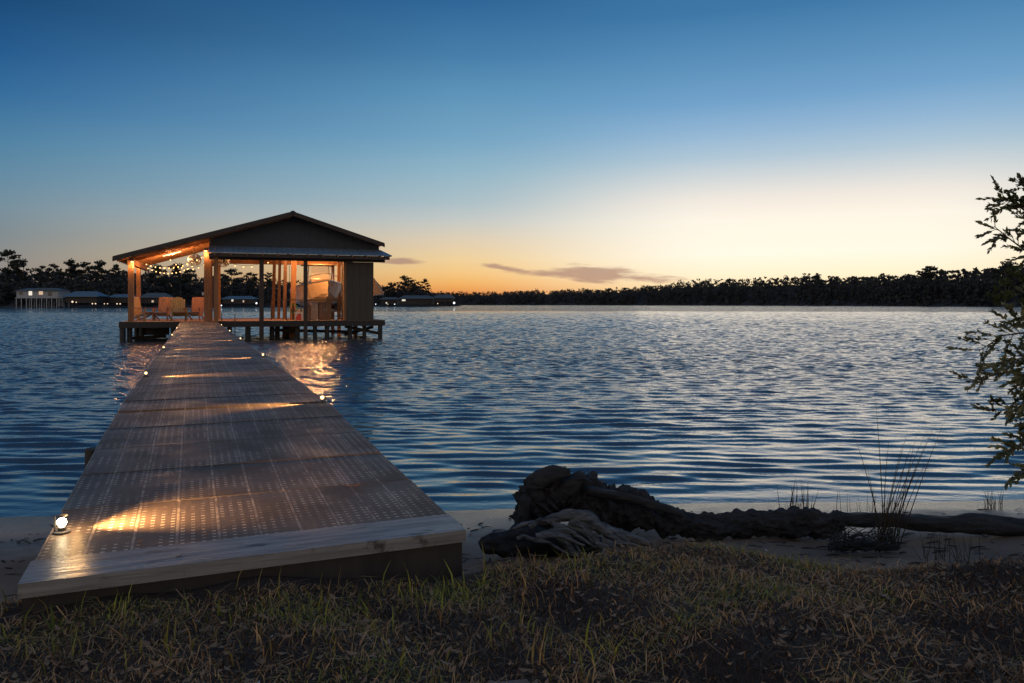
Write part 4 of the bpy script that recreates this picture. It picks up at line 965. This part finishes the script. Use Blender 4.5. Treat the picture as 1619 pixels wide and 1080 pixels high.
# ------------------------------------------------------------------ driftwood on the beach
def gnarl(mb, pts, rads, n=22, sub=7, amp=.35, seed=0, fr=4.0):
    """a tapered limb with a fluted, knotted surface"""
    P = [Vector(p) for p in pts]; path, rr = [], []
    for i in range(len(P) - 1):
        a = P[max(i - 1, 0)]; b = P[i]; c = P[i + 1]; d = P[min(i + 2, len(P) - 1)]
        for k in range(sub):
            t = k / sub; path.append(.5 * ((2 * b) + (c - a) * t + (2 * a - 5 * b + 4 * c - d) * t * t + (3 * b - a - 3 * c + d) * t ** 3)); rr.append(rads[i] + (rads[i + 1] - rads[i]) * t)
    path.append(P[-1]); rr.append(rads[-1]); o = len(mb.v); prev = None
    for i, p in enumerate(path):
        dv = (path[min(i + 1, len(path) - 1)] - path[max(i - 1, 0)]).normalized(); x = (prev - dv * prev.dot(dv)) if prev else dv.orthogonal(); x.normalize(); prev = x; y = dv.cross(x)
        for k in range(n):
            t = 2 * math.pi * k / n; dr = x * math.cos(t) + y * math.sin(t)
            fl = mnoise.noise(Vector((math.cos(t) * 1.7, math.sin(t) * 1.7, i * .12 + seed))) + .6 * mnoise.noise(Vector((math.cos(t) * 4, math.sin(t) * 4, i * .2 + seed * 2))) - .55 * abs(mnoise.noise(Vector((math.cos(t) * 9, math.sin(t) * 9, i * .13 + seed * 3))))
            q = p + dr * rr[i]; ex = mnoise.noise(q * fr + Vector((seed, 0, 0))) * .7 + mnoise.noise(q * fr * 3.1) * .4 + (.5 - 1.6 * abs(mnoise.noise(Vector((q.x * fr * 3, q.y * fr * 9, q.z * fr * 9))))) * .3
            mb.v.append(tuple(p + dr * rr[i] * (1 + amp * (fl * .9 + ex))))
    for i in range(len(path) - 1):
        for k in range(n): a = o + i * n + k; b = o + i * n + (k + 1) % n; mb.f.append((a, b, b + n, a + n))
    mb.f.append(tuple(o + k for k in range(n))[::-1]); mb.f.append(tuple(o + (len(path) - 1) * n + k for k in range(n)))
def A(px, py, Y): return at(px, py, Y)
base = at(1000, 840, 4.8); base.z = float(ground_z(base.x, 4.8))
log = thing('driftwood_log', 'long black driftwood log with an upturned root stump lying along the beach', 'driftwood', base)
def addp(name, m, fn, parent, b_):
    mb = MB(); fn(mb); mb.v = [(a - b_.x, b - b_.y, c - b_.z) for a, b, c in mb.v]; return mb.build(name, m, parent, smooth=True)
def f1(mb):
    gnarl(mb, [A(842, 852, 4.75), A(848, 815, 4.78), A(868, 782, 4.8), A(900, 775, 4.84), A(950, 798, 4.86), A(1010, 808, 4.84), A(1070, 826, 4.84), A(1130, 832, 4.84), A(1200, 828, 4.86), A(1270, 828, 4.86), A(1330, 826, 4.86)],
          [.1, .14, .135, .12, .13, .125, .075, .07, .075, .09, .07], 72, 40, .42, 1.3, 7)
addp('trunk', 'drift', f1, log, base)
def f2(mb):
    gnarl(mb, [A(880, 790, 4.75), A(905, 765, 4.72), A(922, 752, 4.72)], [.07, .06, .03], 14, 5, .5, 4)
    gnarl(mb, [A(850, 790, 4.7), A(845, 768, 4.68), A(872, 750, 4.68), A(900, 748, 4.7)], [.06, .055, .045, .03], 14, 6, .5, 7)
    gnarl(mb, [A(845, 800, 4.7), A(832, 790, 4.68), A(828, 815, 4.66), A(824, 850, 4.66)], [.05, .045, .05, .04], 14, 6, .5, 9)
    gnarl(mb, [A(930, 775, 4.72), A(980, 785, 4.68), A(1040, 800, 4.7), A(1080, 815, 4.72)], [.03, .035, .03, .015], 12, 6, .4, 5)
addp('root', 'drift', f2, log, base)
base2 = at(880, 862, 4.45); base2.z = float(ground_z(base2.x, 4.45))
rt_ = thing('driftwood_root', 'weathered silver root mass in front of the black log stump', 'driftwood', base2)
def f3(mb):
    gnarl(mb, [A(764, 858, 4.45), A(775, 850, 4.45), A(800, 850, 4.45), A(850, 845, 4.5), A(905, 850, 4.5), A(950, 850, 4.5)], [.03, .062, .08, .085, .08, .04], 24, 8, .42, 2.2, 6)
addp('root_base', 'drift', f3, rt_, base2)
rt_.location.z -= .03; rt_.location.y -= .04
def f4(mb):
    g4 = random.Random(9)
    for q in range(30):
        x0 = 790 + g4.random() ** .8 * 175; y0 = 812 + abs(x0 - 885) * .16 + g4.uniform(-4, 26); L4 = g4.uniform(28, 85); sl = g4.uniform(.15, 1.1) if x0 > 850 else g4.uniform(-.3, .5); Y4 = 4.42 - .0028 * (y0 - 812) - g4.uniform(0, .03)
        pts = []
        for k in range(5):
            t = k / 4; xx = x0 + L4 * t / math.sqrt(1 + sl * sl); yy = y0 + L4 * sl * t / math.sqrt(1 + sl * sl) - 9 * math.sin(t * 3.1) * g4.uniform(.3, 1)
            pts.append(A(xx, min(yy, 868), Y4 - .0016 * (yy - y0)))
        r4 = g4.uniform(.008, .022); gnarl(mb, pts, [r4, r4 * 1.2, r4, r4 * .8, r4 * .35], 10, 6, .5, q * 3.1, 10)
    gnarl(mb, [A(935, 818, 4.42), A(975, 832, 4.38), A(1005, 842, 4.36), A(1030, 850, 4.36)], [.03, .03, .022, .01], 14, 8, .45, 3, 8)
    gnarl(mb, [A(862, 812, 4.4), A(900, 803, 4.42), A(935, 810, 4.42), A(950, 832, 4.4)], [.022, .03, .03, .02], 14, 8, .45, 5, 8)
addp('silver_root', 'silver', f4, rt_, base2)
base3 = at(1450, 835, 4.9); base3.z = float(ground_z(base3.x, 4.9))
lg2 = thing('fallen_branch', 'thin dark fallen trunk on the sand running off to the right edge', 'driftwood', base3)
addp('trunk', 'drift', lambda mb: gnarl(mb, [A(1325, 822, 4.88), A(1400, 823, 4.9), A(1480, 828, 4.92), A(1550, 830, 4.95), A(1620, 834, 4.98), A(1720, 838, 5.0)], [.05, .048, .055, .06, .058, .05], 18, 9, .3, 3.3, 5), lg2, base3)
base4 = at(1370, 855, 4.45); base4.z = float(ground_z(base4.x, 4.45))
bp = thing('brush_heap', 'low dark heap of twigs and bark at the foot of the tall reeds', 'brush heap', base4)
def f5(mb):
    gnarl(mb, [A(1310, 866, 4.5), A(1360, 862, 4.5), A(1420, 866, 4.5)], [.02, .03, .02], 14, 8, .6, 8, 9)
    for k in range(120):
        px = rnd.uniform(1310, 1415); p = A(px, rnd.uniform(845, 876), 4.45 + rnd.uniform(-.1, .1)); d = Vector((rnd.uniform(-.14, .14), rnd.uniform(-.05, .05), rnd.uniform(-.01, .09))); mb.tube([p, p + d * .5 + Vector((0, 0, rnd.uniform(-.01, .01))), p + d], [.004, .003, .001], 4)
addp('twigs', 'drift', f5, bp, base4)

def debris():
    g_ = random.Random(77); mb = MB()
    for k in range(1500):
        x = g_.uniform(-3.4, 5.2); y = g_.uniform(3.0, float(waterline(x)) - .35)
        if g_.random() > .25 + .75 * math.exp(-((y - 4.55) / .5) ** 2): continue
        if -3.6 < x + .42 * (y - 2.9) < -.05 and x < .1 and y > 2.7 and x > -1.7 - .42 * (y - 2.4): continue
        z = float(ground_z(x, y)); a = g_.uniform(-.6, .6) if g_.random() < .7 else g_.uniform(0, 3.1); L_ = g_.uniform(.015, .11) * (1.6 if g_.random() < .1 else 1); r_ = g_.uniform(.0015, .005)
        d = Vector((math.cos(a), math.sin(a) * .6, 0)) * L_; p = Vector((x, y, z + r_ * .6)); q = p + d; q.z = float(ground_z(q.x, q.y)) + r_ * g_.uniform(.4, 3)
        mb.tube([p, (p + q) / 2 + Vector((g_.uniform(-.01, .01), g_.uniform(-.01, .01), .003)), q], [r_, r_ * 1.1, r_ * .4], 5)
    return mb
tag(debris().build('beach_debris', 'drift'), 'dark twigs and bark bits washed up over the beach sand', 'beach debris', kind='stuff')

# ------------------------------------------------------------------ reeds
def reeds(name, px, Y, stems, label, r0=.0034):
    x0 = (px - CX) / F * Y; z0 = float(ground_z(x0, Y)) - .01; t = thing(name, label, 'reeds', (x0, Y, z0)); mb = MB()
    for (dx, dyy, hgt, lx, bend) in stems:
        mb.tube([(dx + lx * s + bend * s * s, dyy * (1 + .5 * s), hgt * s) for s in (0, .25, .5, .75, 1)], [r0, r0 * .9, r0 * .75, r0 * .5, r0 * .15], 5)
    mb.build('stems', 'reed', t)
R_ = random.Random(4)
reeds('tall_reeds', 1400, 4.7, [(-.01, 0, .72, -.13, -.06), (0, .02, .95, -.02, -.03), (.03, 0, .66, .16, .06), (.035, .01, .78, .2, .09), (.02, .02, .6, .1, .04), (.04, -.01, .55, .15, .06), (-.02, .02, .5, -.05, -.03), (.0, 0, .42, .05, .02)] + [(R_.uniform(-.08, .1), R_.uniform(-.05, .05), R_.uniform(.1, .42), R_.uniform(-.08, .12), R_.uniform(-.03, .05)) for k in range(26)] + [(R_.uniform(-.05, .06), R_.uniform(-.05, .05), R_.uniform(.4, .8), R_.uniform(-.15, .25), R_.uniform(-.06, .08)) for k in range(9)], 'tallest thin reeds fanning up from behind the log')
reeds('tall_reeds', 1262, 5.3, [(R_.uniform(-.06, .07), R_.uniform(-.06, .06), R_.uniform(.1, .34), R_.uniform(-.05, .07), R_.uniform(-.03, .03)) for k in range(34)] + [(-.12, 0, .3, -.02, -.01)], 'short dense reed clump by the water behind the log middle')
reeds('tall_reeds', 1335, 5.4, [(R_.uniform(-.14, .2), R_.uniform(-.06, .06), R_.uniform(.08, .3), R_.uniform(-.04, .04), R_.uniform(-.02, .02)) for k in range(14)], 'sparse thin stems between the two reed clumps', .0022)
reeds('tall_reeds', 1505, 4.3, [(R_.uniform(-.16, .16), R_.uniform(-.06, .06), R_.uniform(.06, .24), R_.uniform(-.05, .05), R_.uniform(-.03, .03)) for k in range(30)], 'low weedy stems on the bank before the fallen trunk', .002)
reeds('tall_reeds', 1570, 5.9, [(R_.uniform(-.2, .3), R_.uniform(-.06, .06), R_.uniform(.06, .2), R_.uniform(-.04, .04), R_.uniform(-.03, .03)) for k in range(26)][:1] + [(R_.uniform(-.07, .07), R_.uniform(-.03, .03), R_.uniform(.06, .2), R_.uniform(-.04, .04), R_.uniform(-.03, .03)) for k in range(26)], 'short stems at the water edge below the right shrub', .002)

# ------------------------------------------------------------------ near shrub tree at the right edge
def leafmesh(ptsdirs, size, seed):
    g_ = random.Random(seed); V, Q = [], []
    for p, d in ptsdirs:
        d = (d + Vector((g_.uniform(-.6, .6), g_.uniform(-.6, .6), g_.uniform(-.5, .5)))).normalized(); n_ = d.cross(Vector((g_.uniform(-1, 1), g_.uniform(-1, 1), g_.uniform(-1, 1)))).normalized()
        L_ = size * g_.uniform(.45, 1.35); w_ = L_ * g_.uniform(.17, .27); up = d.cross(n_) * L_ * .08; o = len(V)
        V += [tuple(p), tuple(p + d * L_ * .45 - n_ * w_ + up), tuple(p + d * L_ * .5), tuple(p + d * L_), tuple(p + d * L_ * .45 + n_ * w_ + up)]
        Q += [(o, o + 1, o + 2), (o + 1, o + 3, o + 2), (o, o + 2, o + 4), (o + 2, o + 3, o + 4)]
    return V, Q
YT = 5.3; tb = Vector(((1730 - CX) / F * YT, YT + .1, 0)); tb.z = float(ground_z(tb.x, tb.y)) - .03
tree = thing('shrub_tree', 'small leafy tree reaching in from the right edge over the shore', 'tree', tb)
twood = MB(); LV = []
gt = random.Random(12)
def Pp(px, py, dY=0): return at(px + 16, py, YT + dY) - tb
trunk_pts = [Vector((0, 0, 0)), Pp(1722, 700), Pp(1705, 560, .05), Pp(1690, 440, .05), Pp(1690, 330), Pp(1680, 240)]
twood.tube(trunk_pts, [.05, .042, .035, .028, .02, .008], 9)
def branch(pts, r0, twn, leafden=1.0, spread=.17):
    P = [Pp(*p) for p in pts]; n = len(P); twood.tube(P, [r0 * (1 - .75 * i / (n - 1)) for i in range(n)], 6)
    for k in range(twn):
        t = (k + .6) / twn * (n - 1) * .72 + (n - 1) * .28; i = min(int(t), n - 2); p = P[i].lerp(P[i + 1], t - i); d = (P[i + 1] - P[i]).normalized()
        q = d * .5 + Vector((gt.uniform(-.7, .35), gt.uniform(-.8, .8), gt.uniform(-.75, .8))); q.normalize(); ln = spread * gt.uniform(.5, 1.15)
        p2 = p + q * ln; mid = (p + p2) / 2 + Vector((0, 0, gt.uniform(-.01, .02))); twood.tube([p, mid, p2], [.0028, .002, .001], 4)
        for s in range(int(31 * leafden)):
            tt = gt.uniform(.2, 1.02); c = p.lerp(mid, tt * 2) if tt < .5 else mid.lerp(p2, tt * 2 - 1); LV.append((c, q))
# upper spray
branch([(1690, 440), (1650, 420), (1610, 400), (1578, 376), (1556, 358)], .010, 18, 1.0, .14)
branch([(1690, 400), (1650, 370), (1615, 342), (1590, 322), (1572, 315)], .010, 20, 1.0)
branch([(1690, 350), (1655, 325), (1625, 306), (1600, 294)], .009, 14, 1.0)
branch([(1690, 430), (1650, 395, .1), (1625, 365, .15), (1595, 340, .2)], .008, 10, .9)
# mid and lower sprays
branch([(1700, 560), (1660, 540), (1615, 525), (1570, 530), (1532, 555)], .012, 24, 1.0, .2)
branch([(1700, 560), (1655, 550), (1612, 560), (1580, 575)], .009, 26, 1.0, .2)
branch([(1700, 590, .1), (1650, 585, .1), (1610, 600, .1)], .009, 22, 1.0, .2)
branch([(1690, 380), (1655, 350), (1628, 335), (1608, 318)], .008, 22, 1.0, .16)
branch([(1715, 660, .1), (1665, 655, .1), (1625, 665, .1), (1600, 680, .1)], .009, 20, 1.0, .18)
branch([(1700, 540), (1660, 512), (1620, 500, .1), (1590, 508, .1)], .009, 15, 1.0)
branch([(1702, 580), (1660, 575), (1615, 578), (1570, 590), (1522, 602)], .010, 22, .9, .17)
branch([(1705, 590, .2), (1660, 595, .25), (1620, 610, .3), (1585, 640, .3), (1558, 655, .3)], .010, 20, .95, .17)
branch([(1712, 640), (1670, 620), (1630, 628), (1600, 640)], .009, 20, 1.0, .2)
branch([(1715, 680), (1670, 680), (1630, 690), (1600, 706), (1575, 716)], .010, 22, 1.0, .16)
branch([(1718, 700, -.1), (1680, 715, -.1), (1640, 735, -.1), (1600, 750, -.1)], .009, 18, 1.0, .16)
branch([(1705, 560, -.2), (1670, 560, -.2), (1640, 585, -.25), (1612, 600, -.25)], .009, 20, 1.0, .2)
branch([(1700, 520, .3), (1670, 480, .3), (1650, 470, .35), (1630, 480, .4)], .009, 14, 1.0, .18)
for k in range(14):                                               # the rest of the crown, beyond the frame
    a = gt.uniform(1690, 1730); py = gt.uniform(250, 650); branch([(1700, py + 40), (a + 30, py, gt.uniform(-.3, .3)), (a + gt.uniform(40, 160), py - gt.uniform(10, 60), gt.uniform(-.7, .7))], .01, 14, 1.0, .22)
twood.build('trunk', 'bark', tree, smooth=True)
V, Q = leafmesh(LV, .037, 3); np_mesh('crown', V, Q, 'leaf', tree, nper=3)
